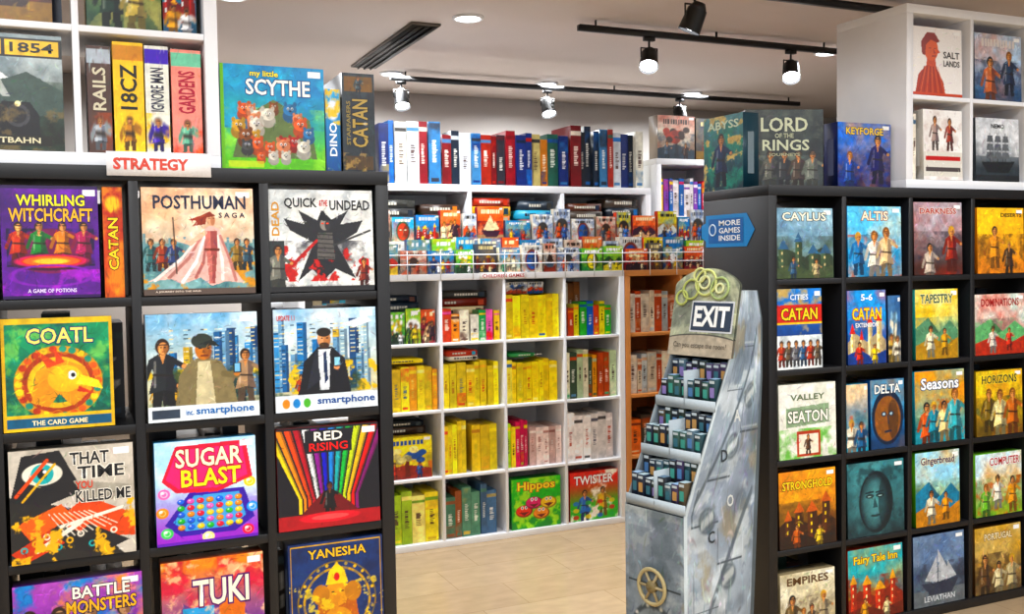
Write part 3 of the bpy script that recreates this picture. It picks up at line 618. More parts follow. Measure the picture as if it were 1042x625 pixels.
rb(0, 3, .28, .3, ['#f0a828', '#301c14', '#c8581c', '#4a2a1c', '#f4d060'], 415, 'castle', [('STRONGHOLD', .06, .76, .94, .87, '#f8d860', '#401810')], 0)
A = Art(.3, .3, '#2c5258', RR).gr('#0e1e24', '#3f767c', 0, .9).nz('#5a9698', 4, 5, .56, .25, .6).el(.5, .45, .3, .42, '#0c1a20').nz('#142a30', 7, 8, .58, .08, .6)
for k in range(8): A.el(.47+.004*k, .45, .24-.022*k, .37-.034*k, '#5f9a9c', a=.22)
A.el(.64, .43, .1, .34, '#0c1c22', a=.6)
for x in (.39, .57): A.el(x, .535, .075, .03, '#0e1c20', a=.8).rc(x-.03, .525, x+.03, .532, '#b8dcd8').ln(x-.07, .58, x+.06, .59, .012, '#12242a')
A.pg([(.475, .53), (.44, .37), (.53, .37)], '#1c383e', .8).el(.485, .27, .08, .022, '#14282c').el(.485, .29, .06, .012, '#4a7c7e').detail(23, 140, .04, amp=.3).mott(.15).tag()
rput(1, 3, A, .3, .3, '#142428')
rb(2, 3, .25, .31, ['#a8e0f8', '#5a9a40', '#e8983a', '#3a7a98', '#f0e8c8'], 417, 'hills', [T('Gingerbread', '#3a2a58', '#f4e8c0')], -.01)
rb(3, 3, .28, .27, ['#d0ecf8', '#78b850', '#f0a040', '#c84a30', '#f8f4e0'], 418, 'figs', [T('COMPUTER', '#b02828', '#ffffff', x0=.3, x1=.95)], 0)
rb(0, 4, .27, .24, ['#e8e2c8', '#a89878', '#b8a880', '#5a4a3a', '#705838'], 419, 'figs', [T('EMPIRES', '#5a4028')], 0)
rb(1, 4, .29, .29, ['#48a8b0', '#7a3028', '#e8a038', '#b83828', '#f8e8b0'], 420, 'castle', [('Fairy Tale Inn', .1, .76, .9, .9, '#f8d850', '#802018')], 0)
rb(2, 4, .29, .3, ['#5a7298', '#141c2e', '#98a4ac', '#2a3040', '#d0d4d8'], 421, 'ship', [('LEVIATHAN', .2, .06, .8, .14, '#c8ccd0')], 0)
rb(3, 4, .28, .29, ['#c8a058', '#5a4028', '#c8b888', '#3a2818', '#f0e0b0'], 422, 'figs', [('PORTUGAL', .2, .8, .8, .9, '#f0e0b8', '#4a2818')], 0)
for r in range(5): rb(4, r, .29, .29, pals[r], 440+r, None, [])

A = Art(.24, .3, '#2e5a60', RR).gr('#14303c', '#487a80').nz('#2a7a6a', 5, 501, .52, .12).nz('#c8b070', 9, 502, .64, .05).fig(.45, .05, .7, '#1c2c50').detail(24, 220, .05).mott(.2)
game_box(A, .24, .3, .08, [('ABYSS', .1, .82, .9, .93, '#c8d8c0')], '#203c48', (2.42, 3.31, TOPZ), yaw=-86)
A = Art(.32, .315, '#23282c', RR).nz('#414a48', 5, 511, .5, .12).nz('#6a7060', 7, 512, .6, .08, .8)
for i in range(5): A.fig(.14+i*.18, -.02, .5, ['#3a4238', '#5a5a50', '#2a2c30', '#4a3a30', '#707468'][i])
A.detail(25, 220, .045).rc(0, .42, 1, 1, '#1c2224', .45).mott(.2)
game_box(A, .32, .315, .08, [('LORD', .2, .72, .8, .9, '#c8ccb0'), ('OF THE', .38, .64, .62, .7, '#b0b498'), ('RINGS', .22, .48, .82, .62, '#c8ccb0'), ('JOURNEYS', .3, .4, .7, .45, '#a8a888')], '#15191b', (2.615, 3.17, TOPZ), yaw=-20)
A = cover(.28, .265, RR, ['#4a7ad8', '#1c1c58', '#e08a38', '#3a58a8', '#f0d060'], 521, 'figs', title=False)
game_box(A, .28, .265, .08, [('KEYFORGE', .15, .82, .85, .93, '#e8c868', '#1c1c48')], '#222e68', (2.958, 3.09, TOPZ))
masses('game_box_row', [lambda mb: spines(mb, 2.83, 3.09, 3.19, TOPZ, (.24, .27), (.04, .07), .2, DARK, 55)])

w2 = 3.13; wz2 = TOPZ+.036; wz3 = TOPZ+.355+.018+.009
A = Art(.28, .28, '#f0ece8', RR).pg([(.05, .0), (.12, .3), (.28, .44), (.48, .42), (.62, .2), (.66, .0)], '#b03a24').pg([(.28, .44), (.3, .56), (.46, .56), (.48, .42)], '#c8563a').el(.38, .68, .14, .17, '#d86a4a').pg([(.2, .6), (.18, .78), (.3, .92), (.46, .92), (.56, .8), (.5, .78), (.38, .82), (.28, .74), (.26, .58)], '#8a2416').pg([(.5, .7), (.56, .64), (.5, .62)], '#c8563a')
for i in range(10): A.ln(.24+.03*i, .42, .1+.06*i, .04, .007, '#e8a088' if i % 2 else '#7a2010', .7)
A.rc(.34, .69, .38, .7, '#401008').rc(.44, .69, .48, .7, '#401008').ln(.4, .58, .48, .585, .006, '#701808').pg([(.42, .68), (.43, .62), (.48, .63)], '#a8402a').detail(26, 80, .04, amp=.2).rc(0, 0, 1, .04, '#c84a30').tag()
game_box(A, .28, .28, .07, [('SALT', .62, .56, .95, .66, '#2a2424'), ('LANDS', .62, .44, .95, .53, '#2a2424')], '#d0c8c0', (w2+.175-.01, 3.03, wz3), lean=1.5)
A = cover(.28, .28, RR, ['#b8d0e8', '#3a5a80', '#c8785a', '#2a3a54', '#d8d0c8'], 532, 'figs')
game_box(A, .28, .28, .07, [], '#3a4858', (w2+.52, 3.03, wz3), lean=1.5)
A = Art(.26, .29, '#f0eeea', RR).nz('#c8b8b0', 5, 4, .58, .15, .7).rc(0, .05, 1, .4, '#d6d2c8').rc(.05, .28, .95, .34, '#b83434').rc(.05, .12, .95, .18, '#484040').fig(.3, .42, .48, '#a89088').fig(.68, .42, .46, '#9a4a40').detail(27, 90, .04)
game_box(A, .22, .29, .07, [], '#d8d4cc', (w2+.2, 3.03, wz2), lean=1.5)
A = Art(.26, .27, '#c8ccd0', RR).gr('#2a3238', '#c8ccd0', .2, .7).nz('#e0e0e0', 4, 551, .55, .2, .8, y0=.4).pg([(.12, .3), (.25, .14), (.75, .14), (.9, .32)], '#181c20')
for x in (.32, .5, .68):
    A.ln(x, .3, x, .76, .006, '#14181c')
    for k in range(3): A.pg([(x-.09+.01*k, .36+k*.13), (x-.07+.01*k, .46+k*.13), (x+.08-.01*k, .46+k*.13), (x+.1-.01*k, .36+k*.13)], '#565a5e')
A.rc(0, 0, 1, .1, '#1c2024').detail(28, 130, .05).mott(.15)
game_box(A, .26, .27, .07, [('NEMO', .35, .84, .65, .91, '#22262a')], '#30363a', (w2+.52, 3.03, wz2), lean=1.5)
cl = [lambda mb: spines(mb, w2+.03, w2+.07, 3.04, wz2, (.25, .28), (.015, .02), .2, ['#c84a3a', '#e8e0d0', '#3a5a78'], 3)]
for i, zz in enumerate((wz2, wz3)):
    cl.append(lambda mb, zz=zz, i=i: faces(mb, w2+.73, w2+1.02, 3.04, zz, (.26, .3), (.25, .28), .08, pals, 90+i))
    cl.append(lambda mb, zz=zz, i=i: spines(mb, w2+.03, w2+.32, 3.14, zz, (.25, .29), (.04, .06), .2, MIXED, 95+i))
    cl.append(lambda mb, zz=zz, i=i: spines(mb, w2+.38, w2+.67, 3.14, zz, (.25, .29), (.04, .06), .2, MIXED, 97+i))
masses('game_box_row', cl)

mb = MB(); xs = RX-.02-.002
pts = [(3.43, 1.60), (3.40, 1.585), (3.40, 1.56), (3.13, 1.56), (3.08, 1.625), (3.13, 1.69), (3.40, 1.69), (3.40, 1.66), (3.43, 1.65)]
mb.add([(xs, y, z) for y, z in pts], [tuple(range(len(pts)))], H('#2f86c8'))
mb.add([(xs-.001, y, z) for y, z in [(3.38, 1.575), (3.15, 1.575), (3.15, 1.675), (3.38, 1.675)]], [(0, 1, 2, 3)], H('#1f62a8'))
for i, s_ in enumerate(('MORE', 'GAMES', 'INSIDE')):
    mb.text(s_, (xs-.001, 3.31, 1.575), (0, -.15, 0), (0, 0, .1), .02, .7-.3*i, .95, .92-.3*i, '#f4f6f8', nrm=(-1, 0, 0))
mb.ring((xs-.002, 3.35, 1.63), (0, 1, 0), (0, 0, 1), .022, .003, '#dff0ff')
mb.build('wall_sign', PRINT, center=True)

# ------------------------------------------------------------------ back shelves
BX, BY, BP = 1.393, 4.87, .366
cube_shelf('white_cube_shelf', BX-BP, BY, 0, 5, 4, BP, .355, .39, WHITE, .034, .016, back=True)
WX = BX+4*BP+.038
cube_shelf('wooden_shelf', WX, BY, 0, 3, 4, BP, .355, .39, WOOD, .034, .02, back=True)
def bz(r): return .034 if r == 3 else .355*(3-r)+.017+.008
def bx0(c): return BX+c*BP+.016
Wd = BP-.032
y = BY+.03
RED = ['#a83a28', '#c8543a', '#7a2a20', '#d8c8a0', '#3a4a5a']
BRT = ['#e84a30', '#f0c030', '#3aa058', '#2a80c8', '#e87ab0', '#f5f0e0', '#8a4ab0', '#f08a30']
sm_pals = [['#f8d830', '#d84020', '#3a70c0', '#c8c8c0', '#201818'], ['#58b0e0', '#d8d0b0', '#c84a38', '#2a7a58', '#f8f0d0'], ['#e87058', '#802030', '#f0c090', '#301828', '#fff0c0'], ['#78c860', '#2a7038', '#f0d850', '#184020', '#ffffff'], ['#d8d0c0', '#7a6a58', '#b84838', '#384858', '#301c14'], ['#404858', '#181c28', '#b08848', '#6a3028', '#e8d8a0'], ['#2a7ac0', '#142c60', '#e8c050', '#b03028', '#e8e8e8'], ['#f0ece0', '#c0b8a8', '#3a5a98', '#d05030', '#303030']]
ypal = [['#fade18', '#f8d010', '#f0b810', '#e04820', '#b02018'], ['#fae430', '#f8d820', '#fff0a0', '#d03828', '#2050a0']]
cl = []
def add(f): cl.append(f)
add(lambda m: (faces(m, bx0(0), bx0(0)+Wd, y, bz(0), (.15, .19), (.07, .1), .1, sm_pals[:4], 1, res=200), stack(m, bx0(0)+.02, bx0(0)+Wd-.04, y+.12, bz(0), 6, .045, .2, DARK, 3)))
add(lambda m: (spines(m, bx0(1), bx0(1)+Wd, y, bz(0), (.14, .18), (.03, .055), .1, BRT+['#f0e8d0', '#503028'], 2), stack(m, bx0(1)+.02, bx0(1)+Wd-.02, y+.12, bz(0), 6, .048, .2, DARK+RED, 4)))
add(lambda m: (spines(m, bx0(2), bx0(2)+Wd, y, bz(0), (.235, .245), (.035, .055), .2, YEL, 5, acc=YACC, picky=.2), faces(m, bx0(2)+.02, bx0(2)+Wd-.08, y+.02, bz(0)+.246, (.06, .065), (.1, .14), .1, sm_pals, 6, res=200)))
add(lambda m: (spines(m, bx0(3)+.02, bx0(3)+Wd-.02, y, bz(0), (.15, .2), (.03, .05), .1, ['#d84a2a', '#e8d83a', '#48a048', '#3a60b0', '#e88a30'], 7), spines(m, bx0(3), bx0(3)+Wd*.55, y+.12, bz(0), (.28, .31), (.03, .05), .2, ['#e8e0d0', '#8a5a3a', '#5a3a28'], 8)))
for c in (0, 1, 2):
    add(lambda m, c=c: (spines(m, bx0(c), bx0(c)+Wd, y, bz(1), (.215, .25), (.022, .055), .2, YEL+(['#f0a030'] if c == 0 else ['#f8e878']), 10+c, acc=YACC, picky=.2),
                        stack(m, bx0(c)+.03, bx0(c)+Wd-.06-.04*c, y+.02, bz(1)+.252, 1+c % 2, .025, .2, MIXED if c else YEL+['#c84030'], 16+c)))
add(lambda m: (spines(m, bx0(3), bx0(3)+Wd, y, bz(1), (.22, .28), (.022, .045), .2, ['#b8c8a0', '#e89a40', '#e8e0c0', '#58a878', '#c85a40', '#6a90b0', '#3a4a38', '#f0d030'], 13)))
add(lambda m: (faces(m, bx0(0)+.02, bx0(0)+Wd, y, bz(2), (.22, .23), (.28, .33), .08, ypal, 31, res=260), stack(m, bx0(0)+.03, bx0(0)+Wd-.03, y+.1, bz(2), 7, .042, .18, DARK+YEL, 19)))
add(lambda m: (spines(m, bx0(1), bx0(1)+.15, y, bz(2), (.25, .29), (.022, .04), .2, YEL, 32, acc=YACC, picky=.2), spines(m, bx0(1)+.16, bx0(1)+Wd, y, bz(2), (.24, .26), (.035, .06), .2, YEL, 33, acc=YACC, picky=.2)))
add(lambda m: (spines(m, bx0(2), bx0(2)+.13, y, bz(2), (.22, .26), (.02, .03), .2, ['#e8c838', '#a8c850', '#c83a58', '#8a4a9a', '#f0e060'], 34), spines(m, bx0(2)+.135, bx0(2)+Wd, y, bz(2), (.2, .22), (.035, .045), .2, ['#ecd4cc', '#f0d8d0', '#dcb8b0'], 35, acc=['#8a5a54', '#f0e4dc', '#c08a80'])))
add(lambda m: spines(m, bx0(3), bx0(3)+Wd, y, bz(2), (.25, .275), (.045, .06), .2, ['#f0e8e4', '#ece4e0', '#e4d8d4'], 36, acc=['#383434', '#f0e8e4', '#c05848', '#4a4a58'], picky=.2))
add(lambda m: (spines(m, bx0(0), bx0(0)+Wd, y, bz(3), (.22, .29), (.04, .08), .2, ['#f0d820', '#a8c840', '#f4e460', '#6a9a38', '#d8b030', '#f8e890'], 41)))
add(lambda m: (spines(m, bx0(1), bx0(1)+Wd, y, bz(3), (.22, .29), (.035, .07), .2, ['#5a8a70', '#8a5038', '#4a6888', '#9a8a58', '#48785f', '#c8a858', '#3a3c44', '#a84a38'], 42)))
for r in range(4): add(lambda m, r=r: spines(m, bx0(-1), bx0(-1)+Wd, y, bz(r), (.24, .29), (.04, .055), .2, MIXED, 50+r))
masses('childrens_game_boxes', cl)
A = Art(.3, .28, '#3aa84a', 300).gr('#1c8a30', '#50c848').nz('#a8e060', 6, 5, .56, .08)
for x, yy, c in ((.25, .35, '#e83a28'), (.6, .28, '#f08a20'), (.45, .5, '#d8306a'), (.75, .48, '#f0c020')): A.el(x, yy, .17, .12, H(c)*.6).el(x-.01, yy+.01, .15, .1, c).el(x+.04, yy+.07, .03, .035, '#ffffff').el(x-.04, yy+.07, .03, .035, '#ffffff').el(x+.04, yy+.07, .013, .018, '#000000').el(x-.04, yy+.07, .013, .018, '#000000').pg([(x-.1, yy-.02), (x, yy-.09), (x+.1, yy-.02)], '#6a1018')
game_box(A.detail(31, 90, .035).mott(.08), .3, .28, .08, [('Hippos', .12, .72, .88, .93, '#ffe84a', '#c82028')], '#2a8a3a', (bx0(2)+Wd/2, BY+.02, bz(3)))
A = Art(.31, .28, '#e8e8e0', 300).gr('#40b038', '#e83028', .3, .8).nz('#f8f0e0', 4, 8, .58, .08)
A.fig(.3, .0, .62, '#2a6ac0').fig(.68, .05, .6, '#e0b020')
for i in range(12): A.el(.12+.25*(i % 4), .08+.14*(i//4), .06, .045, ['#d83030', '#f0d020', '#3070d0', '#30a848'][(i+i//4) % 4], a=.8)
game_box(A.detail(32, 90, .035).mott(.08), .31, .28, .08, [('TWISTER', .08, .74, .9, .92, '#ffffff', '#b01820')], '#b83030', (bx0(3)+Wd/2, BY+.02, bz(3)))
cl = []
for c in range(3):
    for r in range(4):
        x0 = WX+c*BP+.024
        P_ = ['#ece0cc', '#c8583a', '#f4ece0', '#e8d8c0', '#e0b898', '#c8d4d8'] if r < 2 else ['#8a4028', '#d86a38', '#6a2a1c', '#e0a860', '#3a3028', '#e8d0a8']
        add(lambda m, x0=x0, r=r, c=c, P_=P_: spines(m, x0, x0+.32, y, bz(r)+.003, (.19, .25), (.03, .08), .16, P_, 60+r+c*5))
masses('game_box_row', cl)

mb = MB(); mb.box(-.14, .14, 0, .003, 0, .038, '#f6f2f2'); mb.text('CHILDREN GAMES', (-.14, 0, 0), (.28, 0, 0), (0, 0, .038), .06, .25, .94, .75, '#c03838')
mb.build('shelf_label', MATTE, (2.12, BY-.003, 1.42))

T1 = .355*4+.034
RXE = WX+3*BP
mb = MB(); mb.box(BX-BP, RXE, BY+.2, BY+.385, T1, T1+.17, '#ffffff'); mb.build('display_riser', WHITE, center=True, bevel=.002)
cl = [lambda m: faces(m, BX-BP+.02, RXE-.02, BY+.02, T1, (.12, .16), (.08, .16), .04, sm_pals, 701, res=230, gap=.012),
      lambda m: faces(m, BX-BP+.02, RXE-.02, BY+.1, T1, (.17, .2), (.1, .16), .05, sm_pals, 702, res=160, gap=.01)]
masses('small_game_boxes', cl)
cl = [lambda m: faces(m, BX-BP+.02, RXE-.02, BY+.22, T1+.17, (.12, .2), (.09, .18), .04, sm_pals, 703, res=230, gap=.012)]
masses('small_game_boxes', cl)
mb = MB()
for zz in (T1+.05, T1+.1): mb.cyl((BX-BP, BY-.01, zz), (RXE, BY-.01, zz), .003, .003, '#dddddd', 8)
xx = BX-BP
while xx < RXE:
    mb.cyl((xx, BY-.01, T1-.03), (xx, BY-.01, T1+.12), .0025, .0025, '#dddddd', 6); xx += .183
mb.build('wire_display_rack', WIRE, center=True)

SY = 5.29
cube_shelf('white_cube_shelf', .9, SY, 0, 4, 6, .6, .32, .38, WHITE, .04, .024, back=True)
T2 = .32*6+.04
cl = []
for c in range(4):
    x0 = .9+c*.6+.03
    cl.append(lambda m, x0=x0, c=c: stack(m, x0, x0+.26, SY+.03, .32*5+.032, 5, .05, .25, DARK+MIXED, 800+c))
    cl.append(lambda m, x0=x0, c=c: stack(m, x0+.28, x0+.53, SY+.03, .32*5+.032, 5, .05, .25, MIXED+DARK+['#b03a28'], 810+c))
masses('game_box_row', cl)
BOOK = ['#1c2c68', '#2f4f8a', '#8a2028', '#142030', '#3a6ab0', '#202028', '#6a1c20', '#c8ccd0', '#2a5a4c', '#48709a', '#a89a6a', '#1a1a1e', '#5a8ab8', '#24242c', '#a83830', '#e0dccc', '#c87a38']
cl = []; xx = .95; rng = random.Random(4)
while xx < 3.2:
    n = rng.uniform(.15, .4); hb = rng.uniform(.3, .37); e = min(xx+n, 3.28)
    cl.append(lambda m, a=xx, e=e, hb=hb: spines(m, a, e, SY+.02, T2, (hb-.03, hb+.01), (.03, .075), .26, BOOK, int(a*100), yj=.04)); xx = e
masses('game_box_row', cl)
cube_shelf('white_cube_shelf', 3.38, SY, 0, 2, 6, .46, .352, .38, WHITE, .036, .018, back=True)
cl = []
for c in range(2):
    x0 = 3.38+c*.46+.025
    cl.append(lambda m, x0=x0, c=c: spines(m, x0, x0+.4, SY+.03, .352*5+.027, (.2, .25), (.025, .05), .25, ['#6a3a8a', '#c83a58', '#e8c040', '#e8e0e0', '#8a5ab0', '#3a6ab0'], 830+c))
    cl.append(lambda m, x0=x0, c=c: spines(m, x0, x0+.4, SY+.03, .352*4+.027, (.25, .31), (.03, .06), .25, MIXED, 834+c))
cl.append(lambda m: faces(m, 3.4, 4.25, SY+.03, .352*6+.036, (.25, .28), (.26, .3), .1, sm_pals[4:6], 835, res=200))
masses('game_box_row', cl)

# ------------------------------------------------------------------ cardboard escape game stand
w = .27
def sf(z):
    return np.where(z < .66, 0.0, np.where(z < 1.17, (z-.66)/.51*.24, .24+(z-1.17)/.25*.05))
def sb(z): return np.where(z < 1.1, .35+z/1.1*.07, np.where(z < 1.3, .42, .42-(z-1.3)*.25))
mb = MB()
def steel(wm, hm, seed, res=160):
    return Art(wm, hm, '#8592a0', res).nz('#a8b6c0', 4, seed, .52, .25, .8).nz('#566470', 6, seed+1, .57, .12, .8).nz('#8a7a58', 9, seed+2, .65, .06, .6).nz('#c8d0d0', 12, seed+3, .62, .05, .6)
zt = 1.40
side = steel(.4, 1.4, 901, 260)
rng = random.Random(8)
for i in range(9):
    x0 = rng.uniform(.05, .6); y0 = i*.105+.02; side.rc(x0, y0, x0+.35, y0+.004, '#333d44', .8).rc(x0, y0, x0+.012, y0+.09, '#333d44', .6).rc(x0+.02, y0+.01, x0+.33, y0+.014, '#b8c2c4', .5)
for x, yy in ((.3, .45), (.6, .3), (.5, .62), (.72, .74), (.35, .12)):
    side.el(x, yy, .11, .032, '#39444b', hole=.75, a=.8).el(x, yy, .08, .023, '#5a666d').ln(x-.07, yy-.01, x+.07, yy+.01, .012, '#a8b0b0')
side.ln(.1, .1, .9, .5, .012, '#424e56', .8).ln(.1, .5, .8, .9, .012, '#424e56', .8).detail(33, 420, .035, amp=.35).rc(0, .0, .04, 1, '#b8c4c8').rc(.95, 0, 1, 1, '#4a565c')
side.mott(.2)
for t, t2 in ((0, .004), (w, w-.004)):
    mb.grid(side.c, None, None, None, fn=lambda gu, gv, t=t: np.stack([sf(gv*zt)+gu*(sb(gv*zt)-sf(gv*zt)), np.full_like(gu, t), gv*zt], -1))
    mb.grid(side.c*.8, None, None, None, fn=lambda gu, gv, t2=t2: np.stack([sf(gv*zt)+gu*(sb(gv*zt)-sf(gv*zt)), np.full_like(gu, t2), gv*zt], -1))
for s_, c, zz, ss in (('A', '#c8ccc8', .95, .26), ('D', '#2a343a', .82, .19), ('O', '#c8ccc8', .66, .22), ('C', '#2a343a', .55, .12)):
    mb.text(s_, (ss, 0, zz), (.035, 0, 0), (0, 0, .042), 0, 0, 1, 1, c, nrm=(0, -1, 0), lift=.002)
base = steel(w, .66, 911, 300).rc(.0, .96, 1, 1, '#a8b2b4').rc(.06, .04, .94, .9, '#64727c', .4)
base.el(.5, .35, .4, .16, '#38444c').el(.5, .35, .34, .135, '#7a868c').nz('#4d5c66', 7, 912, .55, .1, .7).rc(.06, .6, .94, .61, '#2c363c').rc(.06, .12, .94, .13, '#2c363c')
for i in range(10):
    t = i*.63; base.el(.5+.37*math.cos(t), .35+.15*math.sin(t), .025, .01, '#c8c8b8')
base.detail(34, 160, .05, amp=.35)
mb.grid(base.c, (0, w, 0), (0, -w, 0), (0, 0, .66))
mb.ring((-.012, w*.5, .4), (0, 1, 0), (0, 0, 1), .06, .007, '#b0a070')
for i in range(3):
    a = i*math.pi/3; mb.cyl((-.012, w*.5-.06*math.cos(a), .4-.06*math.sin(a)), (-.012, w*.5+.06*math.cos(a), .4+.06*math.sin(a)), .005, .005, '#a09068', 8)
mb.cyl((-.02, w*.5, .4), (.0, w*.5, .4), .02, .02, '#7a6a40')
mb.grid(steel(w, 1.4, 921, 40).c, None, None, None, fn=lambda gu, gv: np.stack([sb(gv*zt), gu*w, gv*zt], -1))
mb.quad([(float(sf(np.array(zt))), 0, zt), (float(sb(np.array(zt))), 0, zt), (float(sb(np.array(zt))), w, zt), (float(sf(np.array(zt))), w, zt)], '#889090')
mb.quad([(.13, w-.004, .66), (.13, .004, .66), (.34, .004, 1.17), (.34, w-.004, 1.17)], '#2a3034')
mb.quad([(0, 0, .66), (0, w, .66), (.13, w, .66), (.13, 0, .66)], '#3a4448')
EX = ['#24505c', '#1c2c48', '#3a6a60', '#4a3a68', '#2a3a30', '#6a5a40', '#1a2430', '#58788a']
rng = random.Random(77)
for k in range(3):
    zb = .675+k*.165; s0 = float(sf(np.array(zb)))
    mb.box(s0, s0+.14, .004, w-.004, zb-.006, zb, '#8a969c')
    for sub in range(2):
        sx = s0+.012+sub*.06; zs = zb+sub*.055
        if sub: mb.box(sx-.006, sx+.05, .006, w-.006, zb, zs, '#39444a')
        n = 8; ww = (w-.02)/n
        for i in range(n):
            t0 = .01+i*ww; hh = rng.uniform(.08, .1); c = H(rng.choice(EX))*.85; sj = sx+rng.uniform(0, .006)
            mb.box(sj, sj+.036, t0+.0015, t0+ww-.0015, zs, zs+hh, c, top=rng.choice(['#7898b8', '#90a8b0', '#4a6880', '#b8c4c8']))
            e = sj-.0008
            def fq(a, b_, c_, d_, col): mb.quad([(e, t0+ww*b_, zs+hh*c_), (e, t0+ww*a, zs+hh*c_), (e, t0+ww*a, zs+hh*d_), (e, t0+ww*b_, zs+hh*d_)], col)
            fq(.15, .85, .84, .94, '#b8c4c8'); fq(.2, .8, .35, .7, rng.choice(['#3a9888', '#8a78b8', '#b88a4a', '#4a7ab0', '#306878'])); fq(.25, .75, .1, .18, '#98a8aa')
    mb.box(s0-.003, s0+.002, .0, w, zb-.012, zb+.024, '#a8b4ba')
    mb.box(s0-.003, s0+.13, w/2-.002, w/2+.002, zb, zb+.12, '#98a4aa')
hz0, hz1 = 1.17, 1.42
def hs(z): return .235+(z-1.17)*.2
hart = Art(w, .28, '#9a9f8a', 400).nz('#bcc09c', 5, 931, .5, .2).nz('#6a7264', 7, 932, .57, .1, .8).detail(35, 160, .05, amp=.4).rc(0, 0, 1, .24, '#b0a48e').rc(0, .24, 1, .26, '#4a4a42').mott(.15)
def hfn(gu, gv):
    top = hz1+.06*np.sin(np.pi*np.clip(gu, 0, 1))**.7
    z = hz0+gv*(top-hz0); t = w+.01-gu*(w+.02)
    return np.stack([hs(z), t, z], -1)
mb.grid(hart.c, None, None, None, fn=hfn)
mb.grid(hart.c*.7, None, None, None, fn=lambda gu, gv: hfn(gu, gv)+np.array([.012, 0, 0]))
tilt = np.array([.2, 0, 1.0]); o = np.array([hs(1.255)-.002, w-.08, 1.255])
mb.add([o, o+np.array([0, -.19, .0]), o+np.array([0, -.19, 0])+tilt*.11, o+tilt*.11], [(0, 1, 2, 3)], H('#d8dce0'))
o_ = o+np.array([-.0005, -.006, .006]); mb.add([o_, o_+np.array([0, -.178, .0]), o_+np.array([0, -.178, 0])+tilt*.098, o_+tilt*.098], [(0, 1, 2, 3)], H('#28384e'))
mb.text('EXIT', o+np.array([-.0015, 0, 0]), np.array([0, -.19, 0]), tilt*.11, .09, .18, .91, .84, '#f4f6f4', nrm=(-1, 0, 0), bold=.035)
o2 = np.array([hs(1.19)-.002, w-.015, 1.19]); mb.text('Can you escape the room?', o2, np.array([0, -.24, 0]), tilt*.035, .0, .1, 1, .8, '#3a3024', nrm=(-1, 0, 0), bold=.0)
tu = np.array([.2, 0, 1.0])/np.linalg.norm([.2, 0, 1.0])
for yy, zz, r_, c in ((.5, 1.43, .045, '#c8d07a'), (.74, 1.405, .035, '#b0bc60'), (.26, 1.41, .038, '#a0b470'), (.52, 1.43, .022, '#e0e4a8'), (.88, 1.375, .025, '#b0bc60'), (.26, 1.41, .016, '#e0e4a8'), (.62, 1.455, .025, '#d0d488')):
    mb.ring((hs(zz)-.008, w*yy, zz), (0, 1, 0), tu, r_, .0045, c)
mb.build('cardboard_display_stand', MATTE, (1.81, 2.70, 0), (0, 0, math.radians(14.7)))

# ------------------------------------------------------------------ ceiling fittings
def downlight(x, y, power=20):
    m = MB(); m.ring((x, y, CZ-.004), (1, 0, 0), (0, 1, 0), .07, .01, '#f4f4f4', 28, 8)
    a = m.build('trim', WHITE)
    m = MB(); m.cyl((x, y, CZ-.008), (x, y, CZ-.002), .062, .062, '#ffffff', 28); g = m.build('lens', GLOW)
    group('recessed_downlight', [a, g], (x, y, CZ))
    l = bpy.data.lights.new('downlight_lamp', 'AREA'); l.shape = 'DISK'; l.size = .25; l.energy = power; l.color = (.94, .97, 1)
    o = bpy.data.objects.new('downlight_lamp', l); scene.collection.objects.link(o); o.location = (x, y, CZ-.03); l.spread = math.radians(165)
for (x, y_) in [(1.86, 4.67), (1.93, 6.2), (3.05, 6.2), (4.25, 6.2), (4.2, 4.7), (5.4, 4.7), (.7, 6.2), (.7, 4.67)]: downlight(x, y_, power=29)
for y_ in (1.9, .5, -.7):  # unseen rows on the camera side, added to light the shelf fronts
    for x in (-1.6, -.2, 1.2, 2.6, 4.0): downlight(x, y_, power=18)

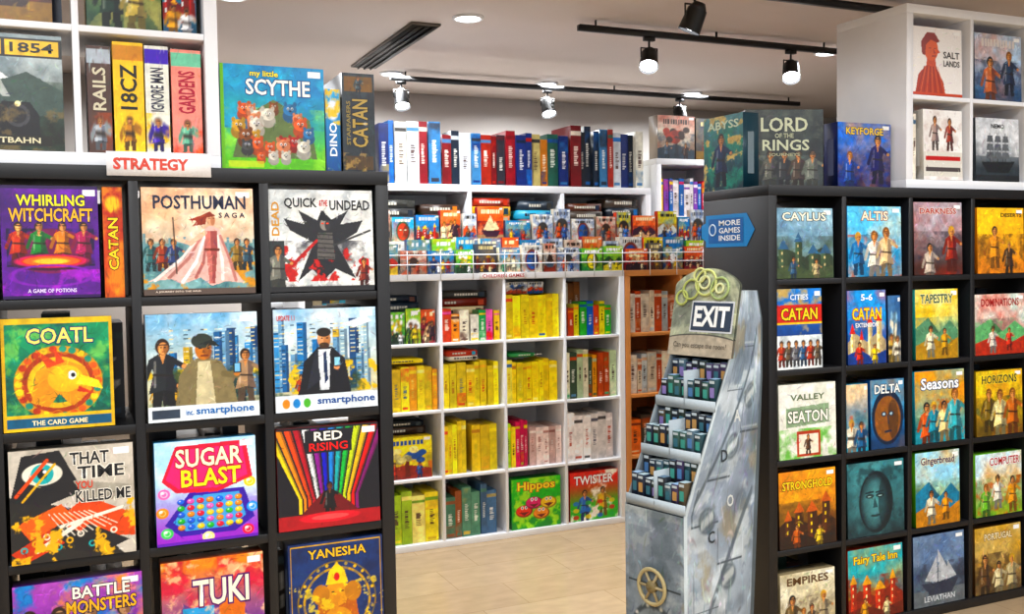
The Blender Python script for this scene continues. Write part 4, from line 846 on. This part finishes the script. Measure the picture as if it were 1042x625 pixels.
def track(name, x0, x1, y, lamps, aim):
    z = CZ-.06
    m = MB(); m.box(x0, x1, y-.017, y+.017, z, z+.03, '#111111')
    xx = x0+.1
    while xx < x1: m.cyl((xx, y, z+.03), (xx, y, CZ), .006, .006, '#111111', 8); xx += (x1-x0-.2)/2
    kids = [m.build('rail', METALB)]
    for lx in lamps:
        m = MB(); d = Vector(aim).normalized(); p = Vector((lx, y, z-.11))
        m.box(lx-.03, lx+.03, y-.014, y+.014, z-.022, z, '#111111')
        m.cyl((lx, y, z-.02), (lx, y, z-.08), .006, .006, '#111111', 8)
        m.cyl(p-d*.06, p-d*.03, .025, .042, '#111111', 20); m.cyl(p-d*.03, p+d*.07, .044, .05, '#111111', 20, cap=False)
        m.cyl(p+Vector((.05, 0, 0)), p+Vector((.05, 0, .05)), .004, .004, '#111111', 6); m.cyl(p-Vector((.05, 0, 0)), p+Vector((-.05, 0, .05)), .004, .004, '#111111', 6)
        m.cyl(p+Vector((-.052, 0, .05)), p+Vector((.052, 0, .05)), .004, .004, '#111111', 6)
        kids.append(m.build('lamp_head', METALB))
        m = MB(); m.cyl(p+d*.05, p+d*.058, .044, .044, '#ffffff', 20); kids.append(m.build('lamp_lens', GLOW))
        l = bpy.data.lights.new('spot_lamp', 'SPOT'); l.energy = 35; l.spot_size = math.radians(80); l.spot_blend = .6; l.shadow_soft_size = .04
        o = bpy.data.objects.new('spot_lamp', l); scene.collection.objects.link(o); o.location = p+d*.09
        o.rotation_euler = d.to_track_quat('-Z', 'Y').to_euler()
    group(name, kids, (lamps[0], y, z))
track('track_light', 2.4, 4.1, 4.5, [2.82, 3.76], (-.45, -.6, -1))
track('track_light', 1.9, 5.2, 6.13, [1.97, 3.02, 4.1], (-.05, -.5, -1))
track('track_light', 2.2, 4.2, 3.66, [2.53], (-.3, .3, -1))
m = MB(); m.box(1.62, 1.78, 4.85, 6.05, CZ-.012, CZ, '#888888')
fr = m.build('frame', mat_paint('vent_frame', '#6f6862', .5))
m = MB(); m.box(1.63, 1.77, 4.87, 6.03, CZ-.016, CZ-.012, '#1a1a1a')
sl = m.build('slots', METALB)
m = MB()
for i in range(3): m.box(1.655+i*.04, 1.663+i*.04, 4.87, 6.03, CZ-.026, CZ-.016, '#222222')
bl = m.build('blades', METALB)
group('ceiling_air_vent', [fr, sl, bl], (1.7, 5.45, CZ))

# ------------------------------------------------------------------ world + camera
wd = bpy.data.worlds.new('world'); scene.world = wd; wd.use_nodes = True
bg = wd.node_tree.nodes['Background']; bg.inputs[0].default_value = (.94, .97, 1, 1); bg.inputs[1].default_value = .68

cam = bpy.data.cameras.new('camera'); cam.sensor_width = 36; cam.lens = 1000/1042*36; cam.clip_start = .05
co = bpy.data.objects.new('camera', cam); scene.collection.objects.link(co)
co.matrix_world = Matrix.Translation((0, 0, 1.515)) @ Matrix.Rotation(math.radians(-24), 4, 'Z') @ Matrix.Rotation(math.radians(90-2.66), 4, 'X') @ Matrix.Rotation(math.radians(-.86), 4, 'Z')
scene.camera = co
